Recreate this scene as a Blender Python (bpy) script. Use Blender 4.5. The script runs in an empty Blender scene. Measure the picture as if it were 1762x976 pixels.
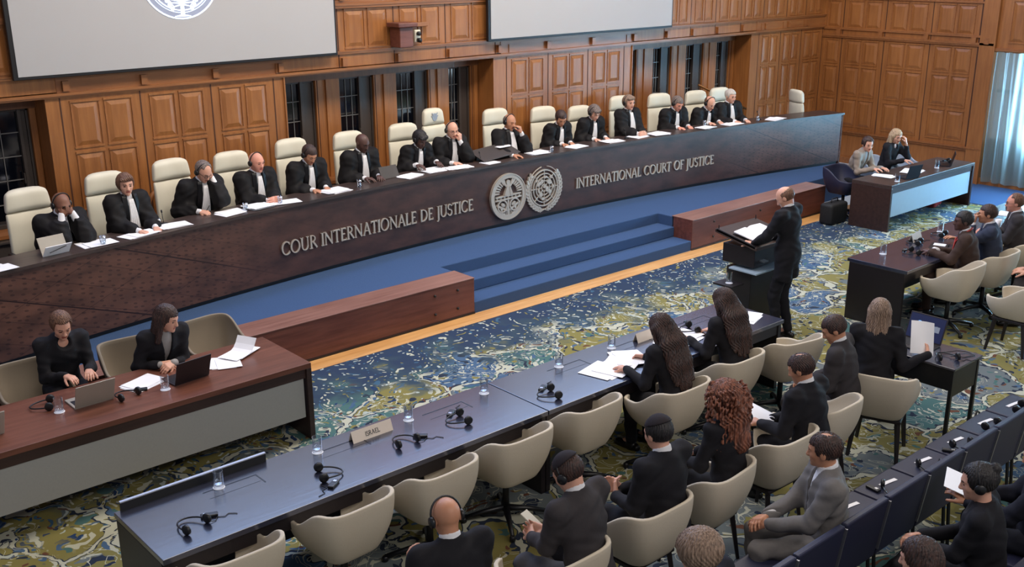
import bpy, math, random
import numpy as np
from mathutils import Vector, Matrix

# ------------------------------------------------------------------ camera
S = bpy.context.scene
YAW, PITCH, ROLL, FPX, CAMZ = math.radians(48.6), math.radians(17.8), math.radians(.28), 1800., 4.25
def cam_basis():
    f = Vector((math.cos(YAW)*math.cos(PITCH), math.sin(YAW)*math.cos(PITCH), -math.sin(PITCH)))
    r = Vector((math.sin(YAW), -math.cos(YAW), 0)); d = f.cross(r)
    c, s = math.cos(ROLL), math.sin(ROLL)
    return c*r+s*d, -s*r+c*d, f
_r, _d, _f = cam_basis()
cd = bpy.data.cameras.new('camera'); cam = bpy.data.objects.new('camera', cd); S.collection.objects.link(cam)
M = Matrix.Identity(4)
for i in range(3):
    M[i][0], M[i][1], M[i][2] = _r[i], -_d[i], -_f[i]
M[2][3] = CAMZ
cam.matrix_world = M
cd.sensor_width = 36; cd.lens = 36*FPX/1762; cd.clip_end = 100; cd.clip_start = .1
S.camera = cam
S.view_settings.view_transform = 'Standard'; S.view_settings.look = 'None'
S.view_settings.gamma = 1; S.view_settings.use_curve_mapping = False
S.view_settings.exposure = EXPO = 0.0
# ------------------------------------------------------------------ light
w = bpy.data.worlds.new('world'); S.world = w; w.use_nodes = True
w.node_tree.nodes['Background'].inputs[0].default_value = (.80, .86, 1.0, 1)
w.node_tree.nodes['Background'].inputs[1].default_value = .34
def area(name, loc, target, sx, sy, power, col):
    l = bpy.data.lights.new(name, 'AREA'); l.shape = 'RECTANGLE'; l.size = sx; l.size_y = sy; l.energy = power; l.color = col
    o = bpy.data.objects.new(name, l); S.collection.objects.link(o); o.location = loc
    o.rotation_euler = (Vector(target)-Vector(loc)).to_track_quat('-Z', 'Y').to_euler()
    return o
# chandelier glow over the well of the court, spots for the bench, and daylight of the tall windows high in the back wall
area('ceiling_light_bench', (7, 8.2, 7.5), (7, 11.6, 1), 9, 1.5, 330, (1.0, .88, .74))
area('ceiling_light_bench', (14, 8.0, 7.5), (14, 11.4, 1), 9, 1.5, 300, (1.0, .90, .78))
area('ceiling_light_well', (9, 7.6, 8.0), (9, 8.0, 0), 12, 2.0, 330, (1.0, .96, .92))
area('added_rear_fill', (5, -1.5, 7.0), (6, 8.0, 0), 10, 2.0, 330, (1.0, .94, .88))  # added fill from behind the camera, brightens surfaces that face it
area('daylight_high_windows', (8.5, 12.0, 6.9), (8.5, 0, 6.0), 15, 3.2, 900, (.40, .58, 1.0))
area('daylight_right_windows', (18.9, 2.2, 2.0), (8.0, 4.5, 0.5), 6, 2.4, 230, (.66, .86, 1.0))

# ------------------------------------------------------------------ helpers
C = S.collection
rnd = random.Random(7)
def srgb(r, g, b):
    f = lambda v: (v/255/12.92 if v/255 <= .04045 else ((v/255+.055)/1.055)**2.4)
    return (f(r), f(g), f(b), 1)
class NT:
    def __init__(s, name):
        m = bpy.data.materials.new(name); m.use_nodes = True; s.m = m; s.t = m.node_tree
        s.b = s.t.nodes['Principled BSDF']
    def n(s, typ, **kw):
        x = s.t.nodes.new(typ)
        for k, v in kw.items():
            if k in x.inputs.keys(): x.inputs[k].default_value = v
            else: setattr(x, k, v)
        return x
    def l(s, a, b): s.t.links.new(a, b)
def mat(name, col, rough=.6, metal=0., noise=0., scale=20., bump=0., spec=.5, emit=None, estr=0., stretch=None):
    t = NT(name); b = t.b
    b.inputs['Base Color'].default_value = col; b.inputs['Roughness'].default_value = rough
    b.inputs['Metallic'].default_value = metal; b.inputs['Specular IOR Level'].default_value = spec
    if emit: b.inputs['Emission Color'].default_value = emit; b.inputs['Emission Strength'].default_value = estr
    tc = t.n('ShaderNodeTexCoord'); src = tc.outputs['Object']
    if stretch:
        mp = t.n('ShaderNodeMapping'); mp.inputs['Scale'].default_value = stretch; t.l(src, mp.inputs[0]); src = mp.outputs[0]
    nz = t.n('ShaderNodeTexNoise', Scale=scale, Detail=4.0); t.l(src, nz.inputs['Vector'])
    mx = t.n('ShaderNodeMix', data_type='RGBA')
    k = max(noise, .04)
    mx.inputs[6].default_value = (col[0]*(1-k), col[1]*(1-k), col[2]*(1-k), 1)
    mx.inputs[7].default_value = (min(1, col[0]*(1+k)), min(1, col[1]*(1+k)), min(1, col[2]*(1+k)), 1)
    t.l(nz.outputs[0], mx.inputs[0]); t.l(mx.outputs[2], b.inputs['Base Color'])
    if bump:
        bp = t.n('ShaderNodeBump', Strength=bump, Distance=.01); t.l(nz.outputs[0], bp.inputs['Height']); t.l(bp.outputs[0], b.inputs['Normal'])
    return t.m
def wood(name, c1, c2, rough=.45, axis='z', scale=1.0, spec=.5):
    t = NT(name); b = t.b
    tc = t.n('ShaderNodeTexCoord'); mp = t.n('ShaderNodeMapping'); t.l(tc.outputs['Object'], mp.inputs[0])
    sc = {'z': (9, 9, .8), 'x': (.8, 9, 9), 'y': (9, .8, 9)}[axis]
    mp.inputs['Scale'].default_value = tuple(v*scale for v in sc)
    n1 = t.n('ShaderNodeTexNoise', Scale=2.2, Detail=6.0, Roughness=.62); t.l(mp.outputs[0], n1.inputs['Vector'])
    n2 = t.n('ShaderNodeTexNoise', Scale=.9, Detail=2.0); t.l(tc.outputs['Object'], n2.inputs['Vector'])
    ad = t.n('ShaderNodeMath', operation='ADD'); t.l(n1.outputs[0], ad.inputs[0])
    mu = t.n('ShaderNodeMath', operation='MULTIPLY'); mu.inputs[1].default_value = .6; t.l(n2.outputs[0], mu.inputs[0]); t.l(mu.outputs[0], ad.inputs[1])
    r = t.n('ShaderNodeValToRGB'); r.color_ramp.elements[0].position = .55; r.color_ramp.elements[1].position = 1.05
    r.color_ramp.elements[0].color = c1; r.color_ramp.elements[1].color = c2
    t.l(ad.outputs[0], r.inputs[0]); t.l(r.outputs[0], b.inputs['Base Color'])
    b.inputs['Roughness'].default_value = rough; b.inputs['Specular IOR Level'].default_value = spec
    bp = t.n('ShaderNodeBump', Strength=.08, Distance=.01); t.l(n1.outputs[0], bp.inputs['Height']); t.l(bp.outputs[0], b.inputs['Normal'])
    return t.m
MT = {}
MT['oak'] = wood('oak_panelling', srgb(130, 80, 40), srgb(162, 105, 56), .45)
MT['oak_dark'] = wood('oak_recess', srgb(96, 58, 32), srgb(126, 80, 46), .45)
MT['oak_rail'] = wood('oak_rail', srgb(124, 76, 42), srgb(154, 99, 56), .42, 'x')
MT['groove'] = mat('dark_joint', srgb(72, 38, 20), .7)
MT['walnut_top'] = wood('dark_walnut_top', srgb(44, 34, 32), srgb(72, 58, 54), .36, 'x')
MT['walnut'] = wood('dark_walnut', srgb(40, 26, 24), srgb(62, 42, 38), .4, 'x')
MT['red_wood'] = wood('reddish_walnut', srgb(84, 44, 36), srgb(118, 70, 58), .42, 'x')
MT['red_top'] = wood('reddish_walnut_top', srgb(118, 80, 70), srgb(150, 110, 98), .34, 'x')
MT['strip'] = wood('light_oak_floor_strip', srgb(190, 134, 78), srgb(222, 172, 112), .4, 'x')
MT['desk_brown'] = wood('brown_desk_top', srgb(84, 50, 40), srgb(118, 74, 60), .28, 'x')
MT['table_dark'] = wood('near_black_table', srgb(30, 33, 50), srgb(42, 46, 66), .22, 'x', spec=1.0)
MT['table_dark'].node_tree.nodes['Principled BSDF'].inputs['Coat Weight'].default_value = .6
MT['table_dark'].node_tree.nodes['Principled BSDF'].inputs['Coat Roughness'].default_value = .22
MT['black'] = mat('black_plastic', srgb(18, 18, 22), .4)
MT['black_wood'] = mat('black_stained_wood', srgb(26, 20, 24), .45, noise=.2)
MT['metal_grey'] = mat('perforated_grey_panel', srgb(166, 164, 160), .5, .2, noise=.06, scale=60)
MT['bluegrey'] = mat('pale_blue_panel', srgb(166, 184, 198), .45, noise=.04)
MT['bronze'] = mat('pewter_lettering', srgb(186, 176, 166), .42, .35, noise=.15, scale=60)
MT['silver'] = mat('silver_metal', srgb(190, 190, 195), .3, .9)
MT['cream'] = mat('cream_leather', srgb(214, 208, 190), .5, noise=.04, scale=8)
MT['beige'] = mat('beige_upholstery', srgb(200, 188, 168), .75, noise=.05, scale=120, bump=.1)
MT['taupe'] = mat('taupe_upholstery', srgb(128, 116, 100), .8, noise=.05, scale=120)
MT['paper'] = mat('white_paper', srgb(244, 243, 246), .7, noise=.03, scale=9)
MT['ink'] = mat('black_ink', srgb(40, 40, 48), .7)
MT['screen_frame'] = mat('black_screen_frame', srgb(14, 12, 16), .5)
MT['projection'] = mat('projection_screen', srgb(176, 174, 176), .85, noise=.03, scale=.8)
MT['logo_white'] = mat('projected_logo_white', srgb(225, 235, 250), .8, emit=srgb(215, 232, 255), estr=.75)
MT['logo_blue'] = mat('projected_logo_grey', srgb(150, 156, 176), .8, emit=srgb(150, 160, 190), estr=.18)
MT['glass_dark'] = mat('dark_window_glass', srgb(9, 12, 20), .06, noise=.1, scale=3, spec=.8)
MT['lead'] = mat('grey_lead_came', srgb(120, 118, 116), .5, .3)
MT['window_frame'] = mat('dark_grey_metal_frame', srgb(64, 56, 52), .5)
MT['lid'] = mat('silver_laptop_lid', srgb(170, 162, 150), .4, .3)
MT['blacklid'] = mat('black_laptop_lid', srgb(30, 22, 26), .4)
MT['linoleum'] = mat('blue_black_seat', srgb(36, 38, 62), .5, noise=.1)
MT['gold'] = mat('brass_rod', srgb(120, 80, 40), .4, .5)
MT['bag'] = mat('black_bag_cloth', srgb(18, 18, 20), .7, noise=.3, scale=30, bump=.3)
MT['redbag'] = mat('red_cloth', srgb(150, 40, 44), .7)
MT['water'] = mat('pale_grey_lining', srgb(150, 160, 175), .5)
MT['brown_card'] = mat('cream_card', srgb(228, 214, 200), .7)

def glass_mat():
    t = NT('clear_glass'); t.t.nodes.remove(t.b); out = [n for n in t.t.nodes if n.type == 'OUTPUT_MATERIAL'][0]
    g = t.n('ShaderNodeBsdfGlossy', Roughness=.06); g.inputs[0].default_value = (.95, .97, 1, 1)
    tr = t.n('ShaderNodeBsdfTransparent'); tr.inputs[0].default_value = (.93, .95, .97, 1)
    lw = t.n('ShaderNodeLayerWeight', Blend=.35); m = t.n('ShaderNodeMixShader')
    t.l(lw.outputs[1], m.inputs[0]); t.l(tr.outputs[0], m.inputs[1]); t.l(g.outputs[0], m.inputs[2]); t.l(m.outputs[0], out.inputs[0]); return t.m
MT['glass'] = glass_mat()

class MB:
    """collects vertices and faces; build() links ONE mesh object"""
    def __init__(s): s.v = []; s.f = []; s.mi = []; s.cur = 0
    def add(s, vs, fs):
        o = len(s.v); s.v += [tuple(map(float, p)) for p in vs]
        for f in fs: s.f.append(tuple(i+o for i in f)); s.mi.append(s.cur)
    def box(s, x0, x1, y0, y1, z0, z1):
        s.add([(x, y, z) for x in (x0, x1) for y in (y0, y1) for z in (z0, z1)],
              [(0, 1, 3, 2), (4, 6, 7, 5), (0, 4, 5, 1), (2, 3, 7, 6), (0, 2, 6, 4), (1, 5, 7, 3)])
        return s
    def obox(s, c, h, R):
        c = Vector(c)
        s.add([c+R@Vector((x*h[0], y*h[1], z*h[2])) for x in (-1, 1) for y in (-1, 1) for z in (-1, 1)],
              [(0, 1, 3, 2), (4, 6, 7, 5), (0, 4, 5, 1), (2, 3, 7, 6), (0, 2, 6, 4), (1, 5, 7, 3)])
        return s
    def raised(s, x0, x1, z0, z1, y, d, m=.035):
        """raised field with sloped margins, on a plane of constant y, projecting to y-d"""
        a = [(x0, y, z0), (x1, y, z0), (x1, y, z1), (x0, y, z1)]; b = [(x0+m, y-d, z0+m), (x1-m, y-d, z0+m), (x1-m, y-d, z1-m), (x0+m, y-d, z1-m)]
        s.add(a+b, [(0, 1, 5, 4), (1, 2, 6, 5), (2, 3, 7, 6), (3, 0, 4, 7), (4, 5, 6, 7)]); return s
    def prism(s, poly, z0, z1):
        n = len(poly); s.add([(x, y, z0) for x, y in poly]+[(x, y, z1) for x, y in poly],
            [tuple(range(n))[::-1], tuple(range(n, 2*n))]+[(i, (i+1) % n, n+(i+1) % n, n+i) for i in range(n)]); return s
    def lathe(s, prof, c=(0, 0, 0), n=20, axis='z', R=None):
        vs = []; fs = []
        for r, z in prof:
            for k in range(n):
                a = 2*math.pi*k/n; p = Vector((r*math.cos(a), r*math.sin(a), z))
                if R is not None: p = R@p
                vs.append(p+Vector(c))
        for i in range(len(prof)-1):
            for k in range(n): fs.append((i*n+k, i*n+(k+1) % n, (i+1)*n+(k+1) % n, (i+1)*n+k))
        fs.append(tuple(range(n))[::-1]); fs.append(tuple((len(prof)-1)*n+k for k in range(n)))
        s.add(vs, fs); return s
    def tube(s, pts, r, n=8, closed=False):
        pts = [Vector(p) for p in pts]; rs = r if isinstance(r, (list, tuple)) else [r]*len(pts)
        vs = []; fs = []; N = len(pts); up = None
        for i, p in enumerate(pts):
            a = pts[(i-1) % N] if (closed or i > 0) else p; b = pts[(i+1) % N] if (closed or i < N-1) else p
            t = (b-a).normalized()
            if up is None:
                up = Vector((0, 0, 1)) if abs(t.z) < .9 else Vector((1, 0, 0))
            u = t.cross(up).normalized(); v = u.cross(t).normalized(); up = v
            for k in range(n):
                q = 2*math.pi*k/n; vs.append(p+(u*math.cos(q)+v*math.sin(q))*rs[i])
        for i in range(N if closed else N-1):
            j = (i+1) % N
            for k in range(n): fs.append((i*n+k, i*n+(k+1) % n, j*n+(k+1) % n, j*n+k))
        if not closed: fs.append(tuple(range(n))[::-1]); fs.append(tuple((N-1)*n+k for k in range(n)))
        s.add(vs, fs); return s
    def grid(s, fn, nu, nv, closed_u=False):
        vs = [fn(i/(nu if closed_u else nu-1), j/(nv-1)) for i in range(nu) for j in range(nv)]; fs = []
        for i in range(nu if closed_u else nu-1):
            for j in range(nv-1):
                a = i*nv+j; b = ((i+1) % nu)*nv+j; fs.append((a, b, b+1, a+1))
        s.add(vs, fs); return s
    def build(s, name, mats, parent=None, bevel=0, smooth=False, loc=None, solid=0, subsurf=0, seg=2):
        me = bpy.data.meshes.new(name); me.from_pydata(s.v, [], s.f)
        if not isinstance(mats, (list, tuple)): mats = [mats]
        for m in mats: me.materials.append(MT[m] if isinstance(m, str) else m)
        if len(mats) > 1: me.polygons.foreach_set('material_index', s.mi)
        if smooth: me.polygons.foreach_set('use_smooth', [True]*len(s.f))
        me.validate(); me.update()
        import bmesh
        bm = bmesh.new(); bm.from_mesh(me); bmesh.ops.recalc_face_normals(bm, faces=bm.faces); bm.to_mesh(me); bm.free()
        o = bpy.data.objects.new(name, me); C.objects.link(o)
        if parent is not None: o.parent = parent
        if loc is not None: o.location = loc
        if solid: md = o.modifiers.new('solid', 'SOLIDIFY'); md.thickness = solid; md.offset = 0
        if bevel: md = o.modifiers.new('bevel', 'BEVEL'); md.width = bevel; md.segments = seg; md.limit_method = 'ANGLE'
        if subsurf: md = o.modifiers.new('sub', 'SUBSURF'); md.levels = subsurf; md.render_levels = subsurf
        return o
def tag(o, label=None, cat=None, group=None, kind=None):
    if label: o['label'] = label
    if cat: o['category'] = cat
    if group: o['group'] = group
    if kind: o['kind'] = kind
    return o
def thing(name, label, cat, loc=(0, 0, 0), rz=0, group=None):
    o = bpy.data.objects.new(name, None); C.objects.link(o); o.location = loc; o.rotation_euler = (0, 0, rz); o.empty_display_size = .1
    return tag(o, label, cat, group)
def struct(o): o['kind'] = 'structure'; return o
def kids(o): return [c for c in bpy.data.objects if c.parent == o]
def dup(o, loc=None, rz=None, label=None, group=None):
    def rec(a, par):
        c = a.copy(); C.objects.link(c); c.parent = par
        for ch in kids(a): rec(ch, c)
        return c
    r = rec(o, None)
    if loc is not None: r.location = loc
    if rz is not None: r.rotation_euler = (0, 0, rz)
    if label: r['label'] = label
    if group: r['group'] = group
    return r
RZ = lambda a: Matrix.Rotation(a, 3, 'Z')
PI = math.pi
# ------------------------------------------------------------------ the room
WY, WX = 12.15, 19.2          # faces of the back wall and of the right wall
def carpet():
    t = NT('patterned_carpet'); b = t.b; b.inputs['Roughness'].default_value = .95; b.inputs['Specular IOR Level'].default_value = .1
    tc = t.n('ShaderNodeTexCoord'); P = tc.outputs['Object']
    nz = t.n('ShaderNodeTexNoise', Scale=2.2, Detail=3.0); t.l(P, nz.inputs['Vector'])
    mx = t.n('ShaderNodeMix', data_type='RGBA', blend_type='LINEAR_LIGHT'); mx.inputs[0].default_value = .35
    t.l(P, mx.inputs[6]); t.l(nz.outputs[1], mx.inputs[7]); W = mx.outputs[2]
    def vor(scale, feature='F1', src=W, rnds=1.0):
        v = t.n('ShaderNodeTexVoronoi', feature=feature, voronoi_dimensions='2D'); v.inputs['Scale'].default_value = scale; v.inputs['Randomness'].default_value = rnds
        t.l(src, v.inputs['Vector']); return v
    def ramp(src, els, mode='CONSTANT'):
        r = t.n('ShaderNodeValToRGB'); r.color_ramp.interpolation = mode
        e = r.color_ramp.elements
        e[0].position, e[0].color = els[0]; e[1].position, e[1].color = els[1]
        for p, c in els[2:]: x = e.new(p); x.color = c
        t.l(src, r.inputs[0]); return r.outputs[0]
    def sep(c):
        s = t.n('ShaderNodeSeparateColor'); t.l(c, s.inputs[0]); return s.outputs[0]
    def mix(f, a, b_):
        m = t.n('ShaderNodeMix', data_type='RGBA'); t.l(f, m.inputs[0])
        (t.l(a, m.inputs[6]) if not isinstance(a, tuple) else setattr(m.inputs[6], 'default_value', a))
        (t.l(b_, m.inputs[7]) if not isinstance(b_, tuple) else setattr(m.inputs[7], 'default_value', b_))
        return m.outputs[2]
    olive, teal, blue, navy, slate, cream, rust = srgb(138, 130, 78), srgb(82, 116, 114), srgb(80, 106, 136), srgb(50, 58, 74), srgb(114, 122, 124), srgb(196, 196, 176), srgb(110, 74, 58)
    big = vor(1.5)
    base = ramp(sep(big.outputs['Color']), [(0, olive), (.36, slate), (.56, teal), (.68, blue), (.84, olive)])
    mid = vor(4.6)
    midc = ramp(sep(mid.outputs['Color']), [(0, olive), (.3, blue), (.45, teal), (.56, cream), (.64, slate), (.82, navy)])
    pick = vor(4.6); pm = ramp(pick.outputs['Distance'], [(0, (1, 1, 1, 1)), (.20, (0, 0, 0, 1))])
    c = mix(pm, base, midc)
    e1 = vor(1.5, 'DISTANCE_TO_EDGE'); f1 = ramp(e1.outputs['Distance'], [(0, (1, 1, 1, 1)), (.035, (0, 0, 0, 1))]); c = mix(f1, c, cream)
    e1b = ramp(e1.outputs['Distance'], [(0, (0, 0, 0, 1)), (.035, (1, 1, 1, 1)), (.055, (0, 0, 0, 1))]); c = mix(e1b, c, navy)
    # scrolls: thin contour lines of a noise field
    nn = t.n('ShaderNodeTexNoise', Scale=4.5, Detail=1.0, Distortion=1.2); t.l(P, nn.inputs['Vector'])
    sc = ramp(nn.outputs[0], [(0, (0, 0, 0, 1)), (.455, (1, 1, 1, 1)), (.475, (0, 0, 0, 1)), (.56, (1, 1, 1, 1)), (.575, (0, 0, 0, 1))])
    v2 = vor(2.0); gate = ramp(sep(v2.outputs['Color']), [(0, (0, 0, 0, 1)), (.4, (1, 1, 1, 1))])
    mm = t.n('ShaderNodeMath', operation='MULTIPLY'); t.l(sc, mm.inputs[0]); t.l(gate, mm.inputs[1]); c = mix(mm.outputs[0], c, cream)
    # little flowers
    fl = vor(9.0, src=W); fc = ramp(sep(fl.outputs['Color']), [(0, cream), (.18, rust), (.28, navy), (.48, blue), (.6, teal)])
    fm = ramp(fl.outputs['Distance'], [(0, (1, 1, 1, 1)), (.24, (0, 0, 0, 1))])
    fg = ramp(sep(fl.outputs['Color']), [(0, (1, 1, 1, 1)), (.7, (0, 0, 0, 1))])
    m3 = t.n('ShaderNodeMath', operation='MULTIPLY'); t.l(fm, m3.inputs[0]); t.l(fg, m3.inputs[1]); c = mix(m3.outputs[0], c, fc)
    # the border along the steps: blue ground, dense white and gold sprigs, fading into the field
    sx = t.n('ShaderNodeSeparateXYZ'); t.l(P, sx.inputs[0])
    bn = t.n('ShaderNodeMath', operation='MULTIPLY_ADD'); t.l(nz.outputs[0], bn.inputs[0]); bn.inputs[1].default_value = -2.4; bn.inputs[2].default_value = 1.2
    ys = t.n('ShaderNodeMath', operation='ADD'); t.l(sx.outputs[1], ys.inputs[0]); t.l(bn.outputs[0], ys.inputs[1])
    mr = t.n('ShaderNodeMapRange'); t.l(ys.outputs[0], mr.inputs[0]); mr.inputs[1].default_value = 8.0; mr.inputs[2].default_value = 8.8
    bl = mix(mr.outputs[0], srgb(74, 94, 98), srgb(54, 68, 92))
    sp = vor(12.5); spm = ramp(sp.outputs['Distance'], [(0, (1, 1, 1, 1)), (.21, (0, 0, 0, 1))]); spc = ramp(sep(sp.outputs['Color']), [(0, cream), (.35, srgb(70, 104, 130)), (.5, olive), (.62, srgb(186, 196, 190)), (.78, srgb(44, 66, 104))])
    bmask = t.n('ShaderNodeMapRange'); t.l(ys.outputs[0], bmask.inputs[0]); bmask.inputs[1].default_value = 8.0; bmask.inputs[2].default_value = 8.45
    c = mix(bmask.outputs[0], c, bl)
    fmask = t.n('ShaderNodeMapRange'); t.l(ys.outputs[0], fmask.inputs[0]); fmask.inputs[1].default_value = 7.0; fmask.inputs[2].default_value = 7.6
    mf = t.n('ShaderNodeMath', operation='MULTIPLY'); t.l(spm, mf.inputs[0]); t.l(fmask.outputs[0], mf.inputs[1])
    c = mix(mf.outputs[0], c, spc)
    fn = t.n('ShaderNodeTexNoise', Scale=260.0); t.l(P, fn.inputs['Vector'])
    m4 = t.n('ShaderNodeMix', data_type='RGBA', blend_type='MULTIPLY'); m4.inputs[0].default_value = .35; t.l(c, m4.inputs[6]); t.l(fn.outputs[1], m4.inputs[7])
    t.l(m4.outputs[2], b.inputs['Base Color']); return t.m
MT['carpet'] = carpet()
MT['blue_carpet'] = mat('blue_carpet', srgb(62, 84, 120), .95, noise=.10, scale=90, bump=.25, spec=.1)
struct(MB().box(-2, WX, -3, 9.07, -.05, 0).build('floor', 'carpet'))
struct(MB().box(-2, WX, 9.07, 9.335, -.05, .004).build('trim_1', 'strip'))
struct(MB().box(17.62, WX, 4.5, 9.07, 0, .012).build('trim_2', 'blue_carpet'))
# blue dais with its three steps
m = MB()
m.prism([(-2, 12.6), (-2, 9.72), (7.62, 9.72), (7.62, 10.0), (11.74, 10.0), (11.74, 9.72), (17.1, 9.72), (17.1, 12.6)], 0, .45)
m.box(7.62, 11.74, 9.34, 10.0, 0, .15).box(7.62, 11.74, 9.67, 10.0, .15, .30)
struct(m.build('dais', 'blue_carpet', bevel=.012))
def curb(x0, x1, label, studs):
    t = thing('dais_curb', label, 'curb', (x0, 9.335, 0))
    MB().box(0, x1-x0, 0, .36, 0, .452).build('body', ['red_wood'], t, bevel=.004)
    MB().box(-.004, x1-x0+.004, -.006, .39, .452, .462).build('cap', 'red_top', t, bevel=.003)
    MB().box(0, x1-x0, -.012, -.001, 0, .03).build('plinth_strip', 'black_wood', t)
    for sx, sz in studs: MB().lathe([(.016, 0), (.016, .012), (.008, .02)], (sx, -.001, sz), 12, R=Matrix.Rotation(PI/2, 3, 'X')).build('stud', 'black', t, smooth=True)
    return t
curb(-2, 7.62, 'long reddish-brown wooden box edging the blue dais left of the steps', [(9.02, .36), (9.36, .36), (9.02, .13), (9.36, .13)])
curb(11.74, 15.2, 'reddish-brown wooden box edging the dais right of the steps, behind the lectern', [(1.65, .34), (2.25, .34), (.5, .36), (.5, .13)])
# raised floor of the judges behind the bench
arc = lambda x: 10.97-(x-9.9)**2/70
dxa = lambda x: -(x-9.9)/35
xs = [-1+i*.3 for i in range(61)]
m = MB(); pf = [(x, arc(x)+.12) for x in xs if x < 17.0]
m.prism(pf+[(17.0, 12.45), (-1, 12.45)], .45, .62); struct(m.build('judges_floor', 'blue_carpet'))

# panelled walls. wall_back spans bays (panels) and niches (windows)
NICHES = [(-.2, 3.97), (6.8, 10.5), (13.42, 16.9)]
BAYS = [(3.97, 6.8, [3.99, 4.91, 5.8, 6.66]), (10.5, 13.42, [10.62, 11.49, 12.38, 13.24]), (16.9, WX, [17.0, 17.7, 18.4, 19.15])]
def panel_cols(m, g, xl, xr, rows, y, w2=True):
    """two columns of raised fields between joints xl and xr (mitred, sitting in sunk frames)"""
    m.cur = 0
    mid = (xl+xr)/2; st = .13 if xr-xl > .6 else .08
    cols = [(xl+st, mid-.05), (mid+.05, xr-st)] if w2 else [(xl+st, xr-st)]
    for a, b_ in cols:
        for z0, z1 in rows:
            
            m.cur = 0
            m.raised(a, b_, z0, z1, y, .016, .05)
            m.cur = 0; m.box(a-.03, b_+.03, y-.016, y+.01, z1+.012, z1+.035)
            m.box(a-.03, b_+.03, y-.012, y+.01, z0-.03, z0-.012)
            m.cur = 2; m.box(a-.024, a-.012, y-.012, y+.01, z0, z1); m.box(b_+.012, b_+.024, y-.012, y+.01, z0, z1)
def joint(m, x, z0, z1, y, w=.008): m.cur = 1; m.box(x-w, x+w, y-.003, y+.01, z0, z1); m.cur = 0
m = MB()
m.box(-2, WX+.3, WY, WY+.1, 2.7, 5.2)                       # upper wall, runs over the niches
m.box(-2, WX+.3, WY-.0, WY+.52, 2.7, 2.74)                  # soffit
for x0, x1, j in BAYS:
    m.cur = 0; m.box(x0, x1, WY, WY+.52, 0, 2.7)
    for q in j: joint(m, q, .45, 2.92, WY)
    for a, b_ in zip(j[:-1], j[1:]): panel_cols(m, 1, a, b_, [(.75, 1.28), (1.4, 2.02), (2.12, 2.60)], WY)
    for q in j: m.cur = 2; m.box(q+.04, q+.13, WY-.02, WY, 2.74, 2.86)
    m.cur = 2; m.box(x0, x1, WY-.008, WY, 2.69, 2.91)
for z0, z1, d in ((2.68, 2.70, .03), (2.70, 2.73, .045), (2.91, 2.935, .03), (2.935, 2.95, .04), (3.5, 3.53, .04), (3.53, 3.56, .05), (3.56, 3.60, .02), (4.3, 4.36, .05)):
    m.cur = 2; m.box(-2, WX, WY-d, WY+.02, z0, z1)
UJ = [.6+.885*i for i in range(22)]
UJ = [3.1, 4.0, 4.9, 5.8, 6.7, 7.66, 8.56, 9.46, 10.4, 11.4, 12.4, 13.4, 14.25, 14.95, 15.65, 16.4, 17.1, 17.85, 18.5, 19.15]
for a, b_ in zip(UJ[:-1], UJ[1:]):
    joint(m, a, 2.73, 5.2, WY)
    panel_cols(m, 1, a, b_, [(3.0, 3.46), (3.66, 4.26)], WY)
    m.cur = 2; m.box(a+.03, a+.10, WY-.05, WY, 2.75, 2.86); m.box(a+.03, a+.10, WY-.05, WY, 3.60, 3.68)
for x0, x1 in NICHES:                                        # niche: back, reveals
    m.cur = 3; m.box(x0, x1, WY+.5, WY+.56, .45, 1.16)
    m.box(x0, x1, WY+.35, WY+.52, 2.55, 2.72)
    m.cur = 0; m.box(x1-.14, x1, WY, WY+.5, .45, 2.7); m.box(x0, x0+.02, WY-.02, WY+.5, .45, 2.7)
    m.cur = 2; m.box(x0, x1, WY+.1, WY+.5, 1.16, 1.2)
struct(m.build('wall_back', ['oak', 'groove', 'oak_rail', 'oak_dark']))
# niche posts + windows
def window(n, x0, x1, pane=.62, z0=1.2, z1=2.55):
    y = WY+.42
    f = MB(); f.box(x0, x1, y, y+.06, z0, z0+.05).box(x0, x1, y, y+.06, z1-.03, z1).box(x0, x0+.03, y, y+.06, z0, z1).box(x1-.03, x1, y, y+.06, z0, z1)
    xm = x0+(x1-x0)*pane; f.box(xm-.02, xm+.02, y-.02, y+.06, z0, z1).box(xm+.02, x1-.03, y+.02, y+.06, z0, z1)
    f.box(xm-.045, xm-.03, y-.05, y-.01, z0+.5, z0+.62)
    fr = struct(f.build('window_%d' % n, 'window_frame', bevel=.004))
    MB().box(x0+.02, xm, y+.035, y+.045, z0+.03, z1-.02).build('pane', 'glass_dark', fr)
    g = MB(); k = 3
    for i in range(1, k): q = x0+.03+(xm-x0-.05)*i/k; g.box(q-.004, q+.004, y+.02, y+.036, z0, z1)
    for i in range(1, 5): q = z0+(z1-z0)*i/5; g.box(x0+.02, xm, y+.02, y+.036, q-.005, q+.005)
    g.build('lead_grid', 'lead', fr)
    MB().box(x0, x1, y+.07, y+.1, z0, z1).build('backing', 'screen_frame', fr)
def posts(name, spans, x0, x1):
    m = MB(); edges = [x0]+[v for s_ in spans for v in s_]+[x1]
    for a, b_ in zip(edges[::2], edges[1::2]):
        if b_-a > .02:
            m.cur = 0; m.box(a, b_, WY+.38, WY+.5, 1.18, 2.6); m.cur = 1; m.box(a+.02, a+.035, WY+.376, WY+.39, 1.2, 2.56); m.cur = 0
            m.box((a+b_)/2-.04, (a+b_)/2+.03, WY+.355, WY+.39, 1.2, 2.62)
    struct(m.build(name, ['oak', 'groove', 'oak_dark'], bevel=.004))
W1 = [(3.02, 3.76)]; posts('trim_3', W1, .0, 3.83)
window(1, 3.02, 3.76, .86)
W2 = [(6.95, 7.5), (7.88, 8.45), (8.84, 9.42), (9.80, 10.22)]; posts('trim_4', W2, 6.82, 10.4)
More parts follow.
